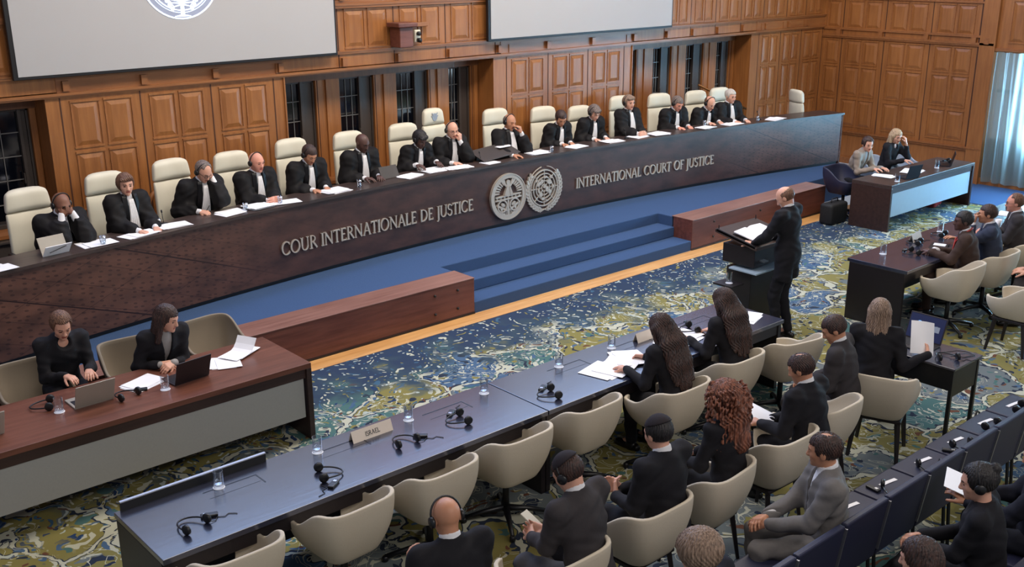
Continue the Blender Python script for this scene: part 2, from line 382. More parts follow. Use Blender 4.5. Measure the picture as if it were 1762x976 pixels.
for i, (a, b_) in enumerate(W2): window(2+i, a, b_, .62 if i < 3 else .55)
W3 = [(13.6, 13.98), (14.42, 14.92), (15.33, 15.83), (16.22, 16.62)]; posts('trim_5', W3, 13.44, 16.8)
for i, (a, b_) in enumerate(W3): window(6+i, a, b_, .5)
# deep sill boards (convector covers) below the windows
for i, (a, b_) in enumerate(NICHES):
    struct(MB().box(a+.03, b_-.15, WY+.02, WY+.30, 1.12, 1.15).box(a+.03, b_-.15, WY+.05, WY+.3, .62, 1.12).build('trim_%d' % (6+i), 'window_frame', bevel=.005))

# right wall, built along Y
def swap(m):   # mirror x<->y so that the same panel builder serves the right wall
    m.v = [(y-WY+WX, x, z) for x, y, z in m.v]; return m
m = MB(); a0, a1 = 8.62, WY
m.box(a0, a1, WY, WY+.3, 0, 5.2)
m.box(-3, a0, WY, WY+.3, 2.45, 5.2)
m.box(-3, a0, WY, WY+.3, 0, .12)
J = [8.94, 9.86, 10.80, 11.72]
for q in J: joint(m, q, .66, 5.2, WY)
for a, b_ in list(zip(J[:-1], J[1:])):
    panel_cols(m, 1, a, b_, [(.78, 1.28), (1.40, 1.92), (2.02, 2.44), (2.72, 3.2), (3.3, 3.9)], WY)
panel_cols(m, 1, 11.72, 12.14, [(.78, 1.28), (1.40, 1.92), (2.02, 2.44), (2.72, 3.2)], WY, False)
m.cur = 0; m.box(8.62, 8.90, WY-.05, WY, 0, 5.2)
m.cur = 1; m.box(8.90, 8.93, WY-.004, WY+.01, 0, 5.2); m.cur = 0; m.box(8.60, 8.625, WY-.08, WY, 0, 5.2)
for z0, z1, d in ((2.5, 2.53, .035), (2.53, 2.57, .05), (2.66, 2.70, .035), (3.26, 3.29, .03), (.64, .67, .06), (.60, .64, .035)):
    m.cur = 2; m.box(a0, a1, WY-d, WY+.01, z0, z1)
m.cur = 2; m.box(-3, a0, WY-.05, WY+.01, 2.43, 2.5)
for q in J+[8.7]: m.cur = 2; m.box(q+.03, q+.12, WY-.055, WY, 2.55, 2.66)
m.cur = 0
for q in (7.7, 6.7, 5.7): joint(m, q, 2.5, 5.2, WY)
for a, b_ in ((7.7, 8.5), (6.7, 7.7)): panel_cols(m, 1, a, b_, [(2.62, 3.3)], WY)
struct(swap(m).build('wall_right', ['oak', 'groove', 'oak_rail', 'oak_dark']))
struct(swap(MB().box(a0, a1, WY-.03, WY, 0, .14)).build('baseboard_right', 'oak_rail', bevel=.01))
# tall window of the right wall, daylight behind a sheer curtain
sky = mat('overcast_daylight_glass', srgb(190, 225, 245), .3, emit=srgb(170, 220, 255), estr=60)
MT['sky'] = sky
wf = MB()
for y in (4.2, 5.5, 6.8, 7.9): wf.box(WX+.12, WX+.2, y-.04, y+.04, .8, 2.45)
wf.box(WX+.12, WX+.2, 3.9, 8.62, .75, .85).box(WX+.12, WX+.2, 3.9, 8.62, 1.7, 1.75).box(WX+.1, WX+.25, 3.9, 8.62, .1, .8)
wf = struct(wf.build('window_10', 'window_frame'))
MB().box(WX+.17, WX+.19, 3.9, 7.88, .85, 2.45).build('pane', 'sky', wf)
def curtain_mat():
    t = NT('sheer_curtain'); t.t.nodes.remove(t.b)
    out = [n for n in t.t.nodes if n.type == 'OUTPUT_MATERIAL'][0]
    d = t.n('ShaderNodeBsdfDiffuse'); d.inputs[0].default_value = srgb(170, 182, 180)
    tr = t.n('ShaderNodeBsdfTranslucent'); tr.inputs[0].default_value = srgb(190, 215, 220)
    tp = t.n('ShaderNodeBsdfTransparent')
    a = t.n('ShaderNodeMixShader'); a.inputs[0].default_value = .7; t.l(d.outputs[0], a.inputs[1]); t.l(tr.outputs[0], a.inputs[2])
    c = t.n('ShaderNodeMixShader'); c.inputs[0].default_value = .22; t.l(a.outputs[0], c.inputs[1]); t.l(tp.outputs[0], c.inputs[2])
    t.l(c.outputs[0], out.inputs[0]); return t.m
MT['curtain'] = curtain_mat()
def cur(u, v):
    y = 8.56-u*4.4; z = 2.44-v*2.36
    a = y*31+1.3*math.sin(y*5.1)
    return (WX-.05+.035*math.sin(a)*(.6+.6*v)+.01*math.sin(2.3*a+v*3), y+.02*math.sin(a*.5+v*2), z)
ct = thing('curtain', 'long grey-green sheer curtain hanging over the bright right-hand window', 'curtain', (0, 0, 0))
MB().grid(cur, 700, 16).build('cloth', 'curtain', ct, smooth=True)
MB().tube([(WX-.05, 8.6, 2.45), (WX-.05, 4.1, 2.45)], .012).build('rail', 'gold', ct)
# tall upper windows of the hall are outside the frame; the ceiling closes the room above
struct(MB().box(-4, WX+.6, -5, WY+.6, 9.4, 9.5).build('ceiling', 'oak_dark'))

# ------------------------------------------------------------------ projection screens
def pscreen(x0, x1, z0, z1, label):
    t = thing('projection_screen', label, 'screen', (0, WY-.14, 0))
    MB().box(x0-.05, x1+.03, 0, .05, z0-.035, z1+.06).build('frame', 'screen_frame', t, bevel=.006)
    MB().box(x0, x1, -.006, .0, z0, z1).build('screen_fabric', 'projection', t)
    return t
L = pscreen(3.55, 7.53, 2.95, 5.0, 'large grey projection screen at upper left showing the round white emblem')
R_ = pscreen(10.20, 14.26, 2.97, 5.0, 'blank pale grey projection screen at upper middle right')
# projected emblem (its lower half is in view)
def ring(m, cx, cz, r0, r1, y0, y1, a0=0, a1=2*PI, n=48):
    full = abs(a1-a0-2*PI) < 1e-6; k = n if full else n+1; vs = []
    for i in range(k):
        a = a0+(a1-a0)*i/n
        for r, y in ((r0, y0), (r1, y0), (r1, y1), (r0, y1)): vs.append((cx+r*math.cos(a), y, cz+r*math.sin(a)))
    fs = []
    for i in range(n):
        j = (i+1) % k
        for q in range(4): fs.append((i*4+q, i*4+(q+1) % 4, j*4+(q+1) % 4, j*4+q))
    if not full: fs += [(0, 1, 2, 3), tuple((k-1)*4+q for q in (3, 2, 1, 0))]
    m.add(vs, fs)
def disc(m, cx, cz, r, y0, y1, sx=1, sz=1, n=40, rot=0):
    vs = [];
    for y in (y0, y1):
        for i in range(n):
            a = 2*PI*i/n; px, pz = r*sx*math.cos(a), r*sz*math.sin(a)
            vs.append((cx+px*math.cos(rot)-pz*math.sin(rot), y, cz+px*math.sin(rot)+pz*math.cos(rot)))
    m.add(vs, [tuple(range(n)), tuple(range(2*n-1, n-1, -1))]+[(i, (i+1) % n, n+(i+1) % n, n+i) for i in range(n)])
def bar(m, x0, z0, x1, z1, w, y0, y1, w1=None):
    d = Vector((x1-x0, z1-z0)); d.normalize(); n = Vector((-d.y, d.x)); w1 = w if w1 is None else w1
    q = [(x0+n.x*w/2, z0+n.y*w/2), (x1+n.x*w1/2, z1+n.y*w1/2), (x1-n.x*w1/2, z1-n.y*w1/2), (x0-n.x*w/2, z0-n.y*w/2)]
    vs = [(a, y, c) for y in (y0, y1) for a, c in q]; m.add(vs, [(0, 1, 2, 3), (7, 6, 5, 4), (0, 4, 5, 1), (1, 5, 6, 2), (2, 6, 7, 3), (3, 7, 4, 0)])
ex, ez, er = 5.47, 3.95, .475
m = MB(); disc(m, ex, ez, er, -.008, -.006)
m.build('emblem_ground', 'logo_blue', L)
m = MB(); ring(m, ex, ez, er-.012, er+.006, -.012, -.008); ring(m, ex, ez, er-.075, er-.066, -.012, -.008); ring(m, ex, ez, er-.105, er-.090, -.012, -.008)
bar(m, ex, ez-er+.05, ex, ez-.05, .05, -.012, -.008, .03)
for s_ in (-1, 1):
    bar(m, ex, ez-er+.04, ex+s_*.10, ez-er+.03, .03, -.012, -.008, .008)
    for k in range(6):
        a = .35+k*.22; px, pz = ex+s_*.02, ez-er+.16+.02*k
        qx, qz = ex+s_*(.10+.03*k), ez-er+.14+.045*k; bar(m, px, pz, qx, qz, .02, -.012, -.008, .012)
        disc(m, qx+s_*.02, qz-.02, .026, -.012, -.008, n=10); bar(m, qx, qz, qx+s_*.05, qz+.06, .014, -.012, -.008, .006)
    for k in range(5): bar(m, ex+s_*(.1+.04*k), ez-.14+.03*k, ex+s_*(.2+.035*k), ez-.2+.05*k, .014, -.012, -.008)
m.build('emblem_tree', 'logo_white', L)
# projector-speaker box on the wall
b = thing('wall_cabinet', 'small reddish-brown wooden box on the wall between the two screens', 'cabinet', (8.46, WY-.05, 2.96))
MB().box(0, .22, -.24, 0, 0, .27).build('body', 'red_wood', b, bevel=.01)
MB().box(-.05, .27, -.29, 0, .27, .33).build('cornice', 'red_wood', b, bevel=.012)
MB().box(.20, .62, -.06, 0, .25, .31).build('side_shelf', 'oak_rail', b, bevel=.008)
cmr = thing('wall_camera', 'small white camera with a black lens fixed beside the wall box', 'camera', (8.90, WY-.05, 3.0))
hs = MB().box(-.05, .05, -.05, 0, 0, .17).build('housing', 'cream', cmr, bevel=.01)
MB().lathe([(.028, 0), (.03, .04), (.022, .05)], (0, -.05, .12), 16, R=Matrix.Rotation(PI/2, 3, 'X')).build('lens', 'black', hs, smooth=True)
MB().lathe([(.03, 0), (.034, .05), (.02, .07)], (0, -.05, .03), 16, R=Matrix.Rotation(PI/2, 3, 'X')).build('lens', 'black', hs, smooth=True)

# ------------------------------------------------------------------ the judges' bench
def bench_front_mat():
    t = NT('bench_front_marquetry'); b = t.b
    tc = t.n('ShaderNodeTexCoord'); mp = t.n('ShaderNodeMapping'); t.l(tc.outputs['Object'], mp.inputs[0])
    sp = t.n('ShaderNodeSeparateXYZ'); t.l(tc.outputs['Object'], sp.inputs[0])
    def math_(op, a, b_, **k):
        n = t.n('ShaderNodeMath', operation=op)
        for i, v in enumerate((a, b_)):
            if isinstance(v, (int, float)): n.inputs[i].default_value = v
            else: t.l(v, n.inputs[i])
        return n.outputs[0]
    X, Z = sp.outputs[0], sp.outputs[2]
    # long diagonal joints
    d1 = math_('FRACT', math_('ADD', math_('MULTIPLY', X, .55), math_('MULTIPLY', Z, 1.45)), 0)
    d2 = math_('FRACT', math_('ADD', math_('MULTIPLY', X, 1.6), math_('MULTIPLY', Z, 4.4)), 0)
    l1 = math_('LESS_THAN', d1, .02); l2 = math_('LESS_THAN', d2, .03)
    cb = t.n('ShaderNodeCombineXYZ'); t.l(math_('MULTIPLY', X, 9), cb.inputs[0]); t.l(math_('ADD', math_('MULTIPLY', Z, 19), math_('MULTIPLY', X, 3)), cb.inputs[1])
    br = t.n('ShaderNodeTexVoronoi', voronoi_dimensions='2D'); br.inputs['Scale'].default_value = 1; br.inputs['Randomness'].default_value = .45; t.l(cb.outputs[0], br.inputs['Vector'])
    tick = math_('LESS_THAN', br.outputs['Distance'], .20)
    d3 = math_('FRACT', math_('SUBTRACT', math_('MULTIPLY', X, .8), math_('MULTIPLY', Z, 2.2)), 0); l1 = math_('MAXIMUM', l1, math_('MULTIPLY', math_('LESS_THAN', d3, .016), .6))
    # plain field around the lettering
    cl = lambda v: math_('MINIMUM', math_('MAXIMUM', v, 0.), 1.)
    cen = math_('MULTIPLY', cl(math_('SUBTRACT', X, 4.9)), cl(math_('SUBTRACT', 14.9, X))); pat = math_('SUBTRACT', 1., math_('MULTIPLY', cen, .85))
    dark = math_('MULTIPLY', math_('MINIMUM', math_('ADD', math_('ADD', l1, math_('MULTIPLY', l2, .6)), math_('MULTIPLY', tick, .55)), 1.), pat)
    n1 = t.n('ShaderNodeTexNoise', Scale=3.0, Detail=5.0); mp.inputs['Scale'].default_value = (1, 1, 2.5); t.l(mp.outputs[0], n1.inputs['Vector'])
    r = t.n('ShaderNodeValToRGB'); r.color_ramp.elements[0].color = srgb(58, 39, 35); r.color_ramp.elements[1].color = srgb(106, 72, 60)
    r.color_ramp.elements[0].position = .25; r.color_ramp.elements[1].position = .8; t.l(n1.outputs[0], r.inputs[0])
    mx = t.n('ShaderNodeMix', data_type='RGBA'); t.l(dark, mx.inputs[0]); t.l(r.outputs[0], mx.inputs[6]); mx.inputs[7].default_value = srgb(34, 20, 22)
    m2 = t.n('ShaderNodeMix', data_type='RGBA', blend_type='MULTIPLY'); t.l(cen, m2.inputs[0]); t.l(mx.outputs[2], m2.inputs[6]); m2.inputs[7].default_value = (.62, .62, .7, 1)
    t.l(m2.outputs[2], b.inputs['Base Color']); b.inputs['Roughness'].default_value = .38
    return t.m
MT['bench_front'] = bench_front_mat()
bt = thing('judges_bench', 'long curved dark-wood bench of the judges with metal lettering on its front', 'bench', (0, 0, 0))
BX0, BX1 = -1.0, 17.05
NX = 90
def bx(u): return BX0+(BX1-BX0)*u
def sweep(y0, y1, z0, z1, name, mt, x0=BX0, x1=BX1, bevel=0):
    m = MB(); pts = [x0+(x1-x0)*i/NX for i in range(NX+1)]
    vs = []
    for x in pts:
        a = arc(x); vs += [(x, a+y0, z0), (x, a+y1, z0), (x, a+y1, z1), (x, a+y0, z1)]
    fs = []
    for i in range(NX):
        for q in range(4): fs.append((i*4+q, i*4+(q+1) % 4, (i+1)*4+(q+1) % 4, (i+1)*4+q))
    fs += [(0, 1, 2, 3), tuple(NX*4+q for q in (3, 2, 1, 0))]
    m.add(vs, fs); return m.build(name, mt, bt)
sweep(.0, .05, .50, 1.345, 'front_panel', 'bench_front')
sweep(.03, .06, .45, .50, 'kick_strip', 'black')
sweep(-.025, .45, 1.345, 1.38, 'top', 'walnut_top')
sweep(.05, .12, .62, 1.345, 'inner_frame', 'black_wood')
MB().box(BX1-.04, BX1, arc(BX1)+.0, arc(BX1)+.45, .45, 1.345).build('end_panel', 'bench_front', bt)
# lettering, each glyph drawn with thick and thin strokes and small serifs
TH, TN = .13, .075
def G(ch):
    l = lambda *a: ('l',)+a
    arcp = lambda *a: ('a',)+a
    sf = lambda x, y, w=.16: ('l', x-w/2, y, x+w/2, y, .05)
    D = {
     'I': (.26, [l(.13, 0, .13, 1, TH), sf(.13, .025, .24), sf(.13, .975, .24)]),
     'N': (.80, [l(.14, 0, .14, 1, TN), l(.66, 0, .66, 1, TN), l(.12, .98, .68, .04, TH), sf(.14, .025), sf(.66, .975), sf(.1, .975)]),
     'T': (.62, [l(.31, 0, .31, 1, TH), l(.03, .95, .59, .95, .08), sf(.31, .025, .24), l(.04, .82, .04, .98, .04), l(.58, .82, .58, .98, .04)]),
     'E': (.56, [l(.14, 0, .14, 1, TH), l(.1, .95, .5, .95, .08), l(.14, .52, .42, .52, .07), l(.1, .05, .52, .05, .08), l(.49, .84, .49, .98, .04), l(.52, .02, .52, .18, .04)]),
     'L': (.54, [l(.14, 0, .14, 1, TH), l(.1, .05, .5, .05, .08), sf(.14, .975, .24), l(.5, .02, .5, .2, .04)]),
     'F': (.52, [l(.14, 0, .14, 1, TH), l(.1, .95, .49, .95, .08), l(.14, .52, .40, .52, .07), sf(.14, .025, .24), l(.48, .82, .48, .98, .04)]),
     'A': (.74, [l(.10, .02, .37, .98, TN), l(.64, .02, .37, .98, TH), l(.2, .34, .55, .34, .06), sf(.1, .025), sf(.64, .025, .2)]),
     'R': (.66, [l(.14, 0, .14, 1, TH), arcp(.28, .74, .2, .22, -90, 90, .10), l(.14, .96, .30, .96, .06), l(.14, .51, .30, .51, .06), l(.32, .5, .62, .02, TH), sf(.14, .025, .24)]),
     'D': (.76, [l(.14, 0, .14, 1, TH), arcp(.30, .5, .36, .46, -90, 90, .12), l(.1, .96, .32, .96, .07), l(.1, .04, .32, .04, .07)]),
     'O': (.84, [arcp(.42, .5, .34, .47, 0, 360, .12)]),
     'C': (.74, [arcp(.42, .5, .34, .47, 40, 320, .12), l(.67, .72, .67, .92, .04), l(.67, .08, .67, .26, .04)]),
     'U': (.76, [l(.14, .35, .14, 1, TH), l(.62, .35, .62, 1, TN), arcp(.38, .35, .24, .32, 180, 360, .11), sf(.14, .975, .24), sf(.62, .975, .2)]),
     'J': (.30, [l(.17, -.12, .17, 1, TH), arcp(.03, -.12, .14, .14, 270, 360, .09), sf(.17, .975, .24)]),
     'S': (.52, [arcp(.26, .73, .17, .22, 20, 270, .10), arcp(.26, .27, .19, .25, -160, 90, .11)]),
     ' ': (.34, [])}
    return D[ch]
def text_on_bench(txt, x0, x1, zb, h):
    tot = sum(G(c)[0] for c in txt); s_ = (x1-x0)/(tot*h)
    m = MB(); x = x0
    def put(poly):     # poly: (x,z) in the plane of the front, bent along the arc
        n = len(poly); vs = [(px, arc(px)-.022, pz) for px, pz in poly]+[(px, arc(px)-.001, pz) for px, pz in poly]
        m.add(vs, [tuple(range(n)), tuple(range(2*n-1, n-1, -1))]+[(i, (i+1) % n, n+(i+1) % n, n+i) for i in range(n)])
    for c in txt:
        w_, prs = G(c)
        for p in prs:
            if p[0] == 'l':
                _, a, b_, c_, d_, wd = p; v = Vector((c_-a, d_-b_)); v.normalize(); nn = Vector((-v.y, v.x))*wd/2
                q = [(a+nn.x, b_+nn.y), (c_+nn.x, d_+nn.y), (c_-nn.x, d_-nn.y), (a-nn.x, b_-nn.y)]
                put([(x+qx*h*s_, zb+qz*h) for qx, qz in q])
            else:
                _, cx, cy, rx, ry, a0, a1, wd = p; N = max(5, int(abs(a1-a0)/18))
                for i in range(N):
                    A = math.radians(a0+(a1-a0)*i/N); B = math.radians(a0+(a1-a0)*(i+1)/N)
                    q = []
                    for ang, o in ((A, 1), (B, 1), (B, -1), (A, -1)):
                        ww = wd*(.55+.45*abs(math.cos(ang)))/2
                        q.append((cx+(rx+o*ww)*math.cos(ang), cy+(ry+o*ww)*math.sin(ang)))
                    put([(x+qx*h*s_, zb+qz*h) for qx, qz in q])
        x += w_*h*s_
        if c == ' ': m.build('lettering', 'bronze', bt); m = MB()
    m.build('lettering', 'bronze', bt)
text_on_bench('COUR INTERNATIONALE DE JUSTICE', 5.82, 8.94, .785, .165)
text_on_bench('INTERNATIONAL COURT OF JUSTICE', 10.94, 13.96, .79, .155)
def on_arc(m, lift=0): m.v = [(x, y+arc(x)-lift, z) for x, y, z in m.v]; return m
# round court seal
cx, cz, r = 9.585, .88, .335
m = MB(); ring(m, cx, cz, r*.80, r, -.035, -.002, n=56); ring(m, cx, cz, r*.95, r*1.0, -.042, -.03, n=56)
for k in range(-8, 9):
    if abs(k) < 2: continue
    a = PI/2+k*.165; bar(m, cx+r*.52*math.cos(a), cz+.02+r*.52*math.sin(a), cx+r*.82*math.cos(a), cz+.0+r*.82*math.sin(a), .016, -.03, -.002, .03)
bar(m, cx, cz+.02, cx, cz+r*.6, .10, -.035, -.002, .055); disc(m, cx, cz+r*.62, .035, -.035, -.002)          # seated figure with raised arms
bar(m, cx-.02, cz+r*.42, cx-.12, cz+r*.72, .03, -.032, -.002); bar(m, cx+.02, cz+r*.42, cx+.12, cz+r*.72, .03, -.032, -.002)
bar(m, cx-.06, cz+.02, cx-.02, cz+r*.45, .05, -.04, -.002, .02); bar(m, cx+.06, cz+.02, cx+.02, cz+r*.45, .05, -.04, -.002, .02)
for z_, hw in ((.015, .24), (-.03, .25)): bar(m, cx-hw, cz+z_-.005, cx+hw, cz+z_+.005, .022, -.034, -.002)
for k in range(-3, 4): bar(m, cx+k*.07, cz-.03, cx+k*.07, cz+.015, .02, -.03, -.002)
for s_ in (-1, 1):                                                                                       # two hemispheres
    ring(m, cx+s_*.115, cz-.125, .075, .095, -.036, -.002, n=28)
    disc(m, cx+s_*.10, cz-.11, .035, -.03, -.002, 1.2, .7, 14, .5*s_); disc(m, cx+s_*.13, cz-.16, .028, -.03, -.002, .7, 1.3, 14, .3)
    bar(m, cx+s_*.02, cz-.2, cx+s_*.22, cz-.10, .03, -.03, -.002); bar(m, cx+s_*.06, cz-.26, cx+s_*.2, cz-.19, .025, -.03, -.002)
bar(m, cx, cz-.03, cx, cz-.29, .03, -.03, -.002)
for k in range(-3, 4): bar(m, cx+k*.03, cz-.20-.0*k, cx+k*.035, cz-.30+.004*k*k, .012, -.028, -.002)
on_arc(m).build('court_seal', 'bronze', bt)
# round world-map emblem in its wreath
cx, cz, r = 10.285, .90, .265
m = MB()
for q, wd in ((1.0, .018), (.80, .014), (.60, .014), (.40, .012), (.2, .010)): ring(m, cx, cz, r*q-wd/2, r*q+wd/2, -.03, -.002, n=48)
for k in range(8):
    a = k*PI/4; bar(m, cx+r*.12*math.cos(a), cz+r*.12*math.sin(a), cx+r*math.cos(a), cz+r*math.sin(a), .010, -.028, -.002)
rr = random.Random(3)
for px, pz, sx_, sz_, rt in ((-.10, .07, .085, .045, .6), (-.05, .10, .05, .06, 0), (.09, .08, .09, .055, -.5), (.05, -.02, .055, .075, .2), (.10, -.06, .05, .07, .8), (-.07, -.09, .06, .07, .3), (-.11, -.03, .035, .06, .2), (.02, .16, .07, .03, 0), (.17, .0, .03, .06, 0), (-.03, -.16, .05, .04, .2), (.0, .02, .05, .04, .4), (.13, .15, .05, .04, -.6), (-.16, .12, .035, .03, .2), (.04, -.19, .04, .02, 0)):
    disc(m, cx+px, cz+pz, 1, -.034, -.002, sx_*.58, sz_*.58, 14, rt)
for s_ in (-1, 1):
    for k in range(13):
        a = -PI/2+s_*(.28+k*.165); R0 = r+.055
        px, pz = cx+R0*math.cos(a), cz+R0*math.sin(a); ta = a+s_*PI/2
        for o_, sgn in ((.022, 1), (-.018, -1)):
            disc(m, px+o_*math.cos(a), pz+o_*math.sin(a), 1, -.03, -.002, .042*(1-.02*k), .0155, 12, ta-s_*sgn*.45)
    bar(m, cx, cz-r-.055, cx-s_*.09, cz-r-.09, .018, -.03, -.002, .01)
pts = [(cx+(r+.055)*math.cos(a), -.02, cz+(r+.055)*math.sin(a)) for a in [math.radians(d) for d in range(-260, 81, 10)]]
m.tube(pts, .008, 6)
on_arc(m).build('world_map_emblem', 'bronze', bt)
# ------------------------------------------------------------------ chairs
def rbox(m, c, h, R=Matrix.Identity(3)): m.obox(c, h, R)
def judge_chair(loc, rz, label, top=1.29, crest=False, w=.25):
    t = thing('judge_chair', label, 'chair', loc, rz, None)
    tilt = Matrix.Rotation(math.radians(-9), 3, 'X')      # chair faces +Y, back leans to -Y
    s = MB(); s.box(-.26, .26, -.22, .26, .40, .49); s.build('seat', 'cream', t, bevel=.04, seg=4, smooth=True)
    hb = top-.55
    def slab(z0, z1, w0, w1, th, name, yb=-.24):
        n = 9; m = MB(); vs = []
        def P(u, v, side):
            ww = w0+(w1-w0)*v; x = (2*u-1)*ww; z = z0+(z1-z0)*v
            r_ = abs(2*u-1)**4; x *= 1-(.05*v**6 if name == 'headrest' else 0); z -= .032*abs(2*u-1)**5*(v if name == 'headrest' else 0)
            y = yb-(z-.5)*.08+(th/2)*(1 if side else -1)*(1-.35*r_)*(1-.35*abs(2*v-1)**6)+(.018*(1-r_)*(1-(2*v-1)**4) if side else 0)
            y += -.0+.03*(2*u-1)**2*(1)
            return (x, y, z)
        for side in (0, 1):
            for i in range(n):
                for j in range(n): vs.append(P(i/(n-1), j/(n-1), side))
        fs = []; o = n*n
        for i in range(n-1):
            for j in range(n-1):
                a = i*n+j; fs.append((a, a+n, a+n+1, a+1)); fs.append((o+a, o+a+1, o+a+n+1, o+a+n))
        for i in range(n-1):
            for a, b_ in ((i*n, (i+1)*n), ((i+1)*n+n-1, i*n+n-1)): fs.append((a, b_, o+b_, o+a))
            for a, b_ in ((i+1, i), ((n-1)*n+i, (n-1)*n+i+1)): fs.append((a, b_, o+b_, o+a))
        m.add(vs, fs); return m.build(name, 'cream', t, bevel=.042, seg=5, smooth=True)
    if crest:
        slab(.45, top-.46, w, w*.98, .09, 'backrest'); slab(top-.455, top-.235, w*.98, w*.9, .10, 'upper_cushion'); h_ = slab(top-.23, top, w*.86, w*.78, .10, 'headrest')
        m = MB(); y = -.24-(top-.62)*.08+.074; disc(m, 0, 0, .055, -.002, .004, .8, 1, 16)
        for s_ in (-1, 1): bar(m, 0, .0, s_*.05, .06, .012, .0, .005); bar(m, 0, -.02, s_*.06, .02, .012, .0, .005)
        m.v = [(x, yy+y, z+top-.12) for x, yy, z in m.v]; m.build('embroidered_crest', 'water', h_)
    else:
        slab(.45, top-.235, w, w*.96, .085, 'backrest'); slab(top-.23, top, w*.96, w*.88, .10, 'headrest')
    MB().box(-.31, -.26, -.18, .16, .62, .66).box(-.30, -.27, -.02, .02, .42, .62).build('armrest', 'black', t, bevel=.01)
    MB().box(.26, .31, -.18, .16, .62, .66).box(.27, .30, -.02, .02, .42, .62).build('armrest', 'black', t, bevel=.01)
    MB().lathe([(.03, .08), (.03, .40)], n=12).build('column', 'silver', t, smooth=True)
    for k in range(5):
        a = 2*PI*k/5+.3; m = MB(); m.tube([(0, 0, .10), (.30*math.cos(a), .30*math.sin(a), .055)], [.028, .018], 6)
        m.lathe([(.028, 0), (.03, .02), (.028, .055)], (.30*math.cos(a), .30*math.sin(a), 0), 10); m.build('base_arm', 'black', t, smooth=True)
    return t

def tub_shell(w=.30, d=.29, zt=.815, za=.64, zb=.40):
    """outer and inner skin of the upholstered tub; opening towards +Y"""
    NT_, NV = 49, 12; A = math.radians(148)
    def P(u, v, off):
        th = (2*u-1)*A; a = abs(th)
        k = min(1, max(0, (a-math.radians(52))/math.radians(62))); k = k*k*(3-2*k)
        zr = zt+(za-zt)*k - .012*max(0, (a-math.radians(118))/.5)
        z = zb+(zr-zb)*v
        f = .66+.34*(1-(1-min(1, v*1.1))**2.0)
        c, s = math.cos(th), math.sin(th); n = 4.4
        rr = (abs(c)**n+abs(s)**n)**(-1/n)
        x = (w*f-off)*s*rr; y = -(d*f*1.05-off)*c*rr
        if y > 0: y *= .95
        return (x, y+.0, z)
    return P, NT_, NV
def tub_chair(loc, rz, label, base='star', col='beige', group=None, inner=None):
    t = thing('tub_chair', label, 'chair', loc, rz, group)
    P, nu, nv = tub_shell(); m = MB(); vs = []
    for off in (0, .026):
        for i in range(nu):
            for j in range(nv): vs.append(P(i/(nu-1), j/(nv-1), off))
    o = nu*nv; fs = []
    for i in range(nu-1):
        for j in range(nv-1):
            a = i*nv+j; fs.append((a, a+nv, a+nv+1, a+1)); fs.append((o+a, o+a+1, o+a+nv+1, o+a+nv))
        fs.append((i*nv, o+i*nv, o+(i+1)*nv, (i+1)*nv)); a = i*nv+nv-1; fs.append((a, a+nv, o+a+nv, o+a))
    for a in range(nv-1): fs.append((a, a+1, o+a+1, o+a)); b_ = (nu-1)*nv+a; fs.append((b_, o+b_, o+b_+1, b_+1))
    m.add(vs, fs); m.build('shell', col, t, bevel=.008, seg=2, smooth=True)
    m = MB(); vs = []; n = 28
    for z, f in ((.392, .50), (.400, .62), (.44, .66), (.472, .68), (.482, .58)):
        for k in range(n):
            a = 2*PI*k/n; c, s = math.cos(a), math.sin(a); rr = (abs(c)**3+abs(s)**3)**(-1/3)
            vs.append((.30*f*s*rr, -.29*f*c*rr+.02, z))
    m.add(vs, [(r*n+k, r*n+(k+1) % n, (r+1)*n+(k+1) % n, (r+1)*n+k) for r in range(4) for k in range(n)]+[tuple(range(n)), tuple(4*n+k for k in range(n))])
    m.build('seat', col, t, smooth=True)
    if base == 'star':
        MB().lathe([(.026, .09), (.026, .39)], n=12).lathe([(.10, .375), (.10, .39)], n=16).build('column', 'black', t, smooth=True)
        for k in range(4):
            a = PI/4+k*PI/2+.2; c, s = math.cos(a), math.sin(a)
            m = MB(); m.tube([(0, 0, .105), (.16*c, .16*s, .085), (.33*c, .33*s, .045)], [.03, .022, .016], 8)
            m.lathe([(.014, 0), (.024, .01), (.024, .04), (.012, .05)], (.33*c, .33*s, 0), 10); m.build('base_arm', 'black', t, smooth=True)
    else:
        MB().box(-.2, .2, -.17, .19, .362, .392).build('seat_frame', 'black_wood', t, bevel=.006)
        for sx in (-1, 1):
            for sy in (-1, 1):
                m = MB(); m.tube([(sx*.17, sy*.15+.01, .38), (sx*.205, sy*.205+.01, 0)], [.026, .016], 4); m.build('leg', 'black_wood', t)
    return t

def axle_seat(x, y, label, w=.52):
    t = thing('linked_seat', label, 'chair', (x, y, 0), 0, None)
    h = w/2-.008
    m = MB(); m.box(-h, h, 0, .05, .36, .82); m.v = [(a, b_-(c-.4)*.14, c) for a, b_, c in m.v]; bk = m.build('backrest', 'linoleum', t, bevel=.012)
    m = MB(); m.box(-h, h, .02, .50, .41, .46); m.build('seat', 'linoleum', t, bevel=.015)
    m = MB()
    m.box(h-.002, h+.010, -.012, .006, .42, .80); m.v = [(a, b_-(c-.4)*.14, c) for a, b_, c in m.v]
    m.build('link_clip', 'silver', bk)
    for sx in (-1, 1):
        m = MB(); m.tube([(sx*(h-.03), .04, .42), (sx*(h-.03), .0, 0)], .014, 6); m.build('leg', 'black', t)
        m = MB(); m.tube([(sx*(h-.03), .44, .42), (sx*(h-.03), .47, 0)], .014, 6); m.build('leg', 'black', t)
    t['group'] = 'linked black seats'; return t

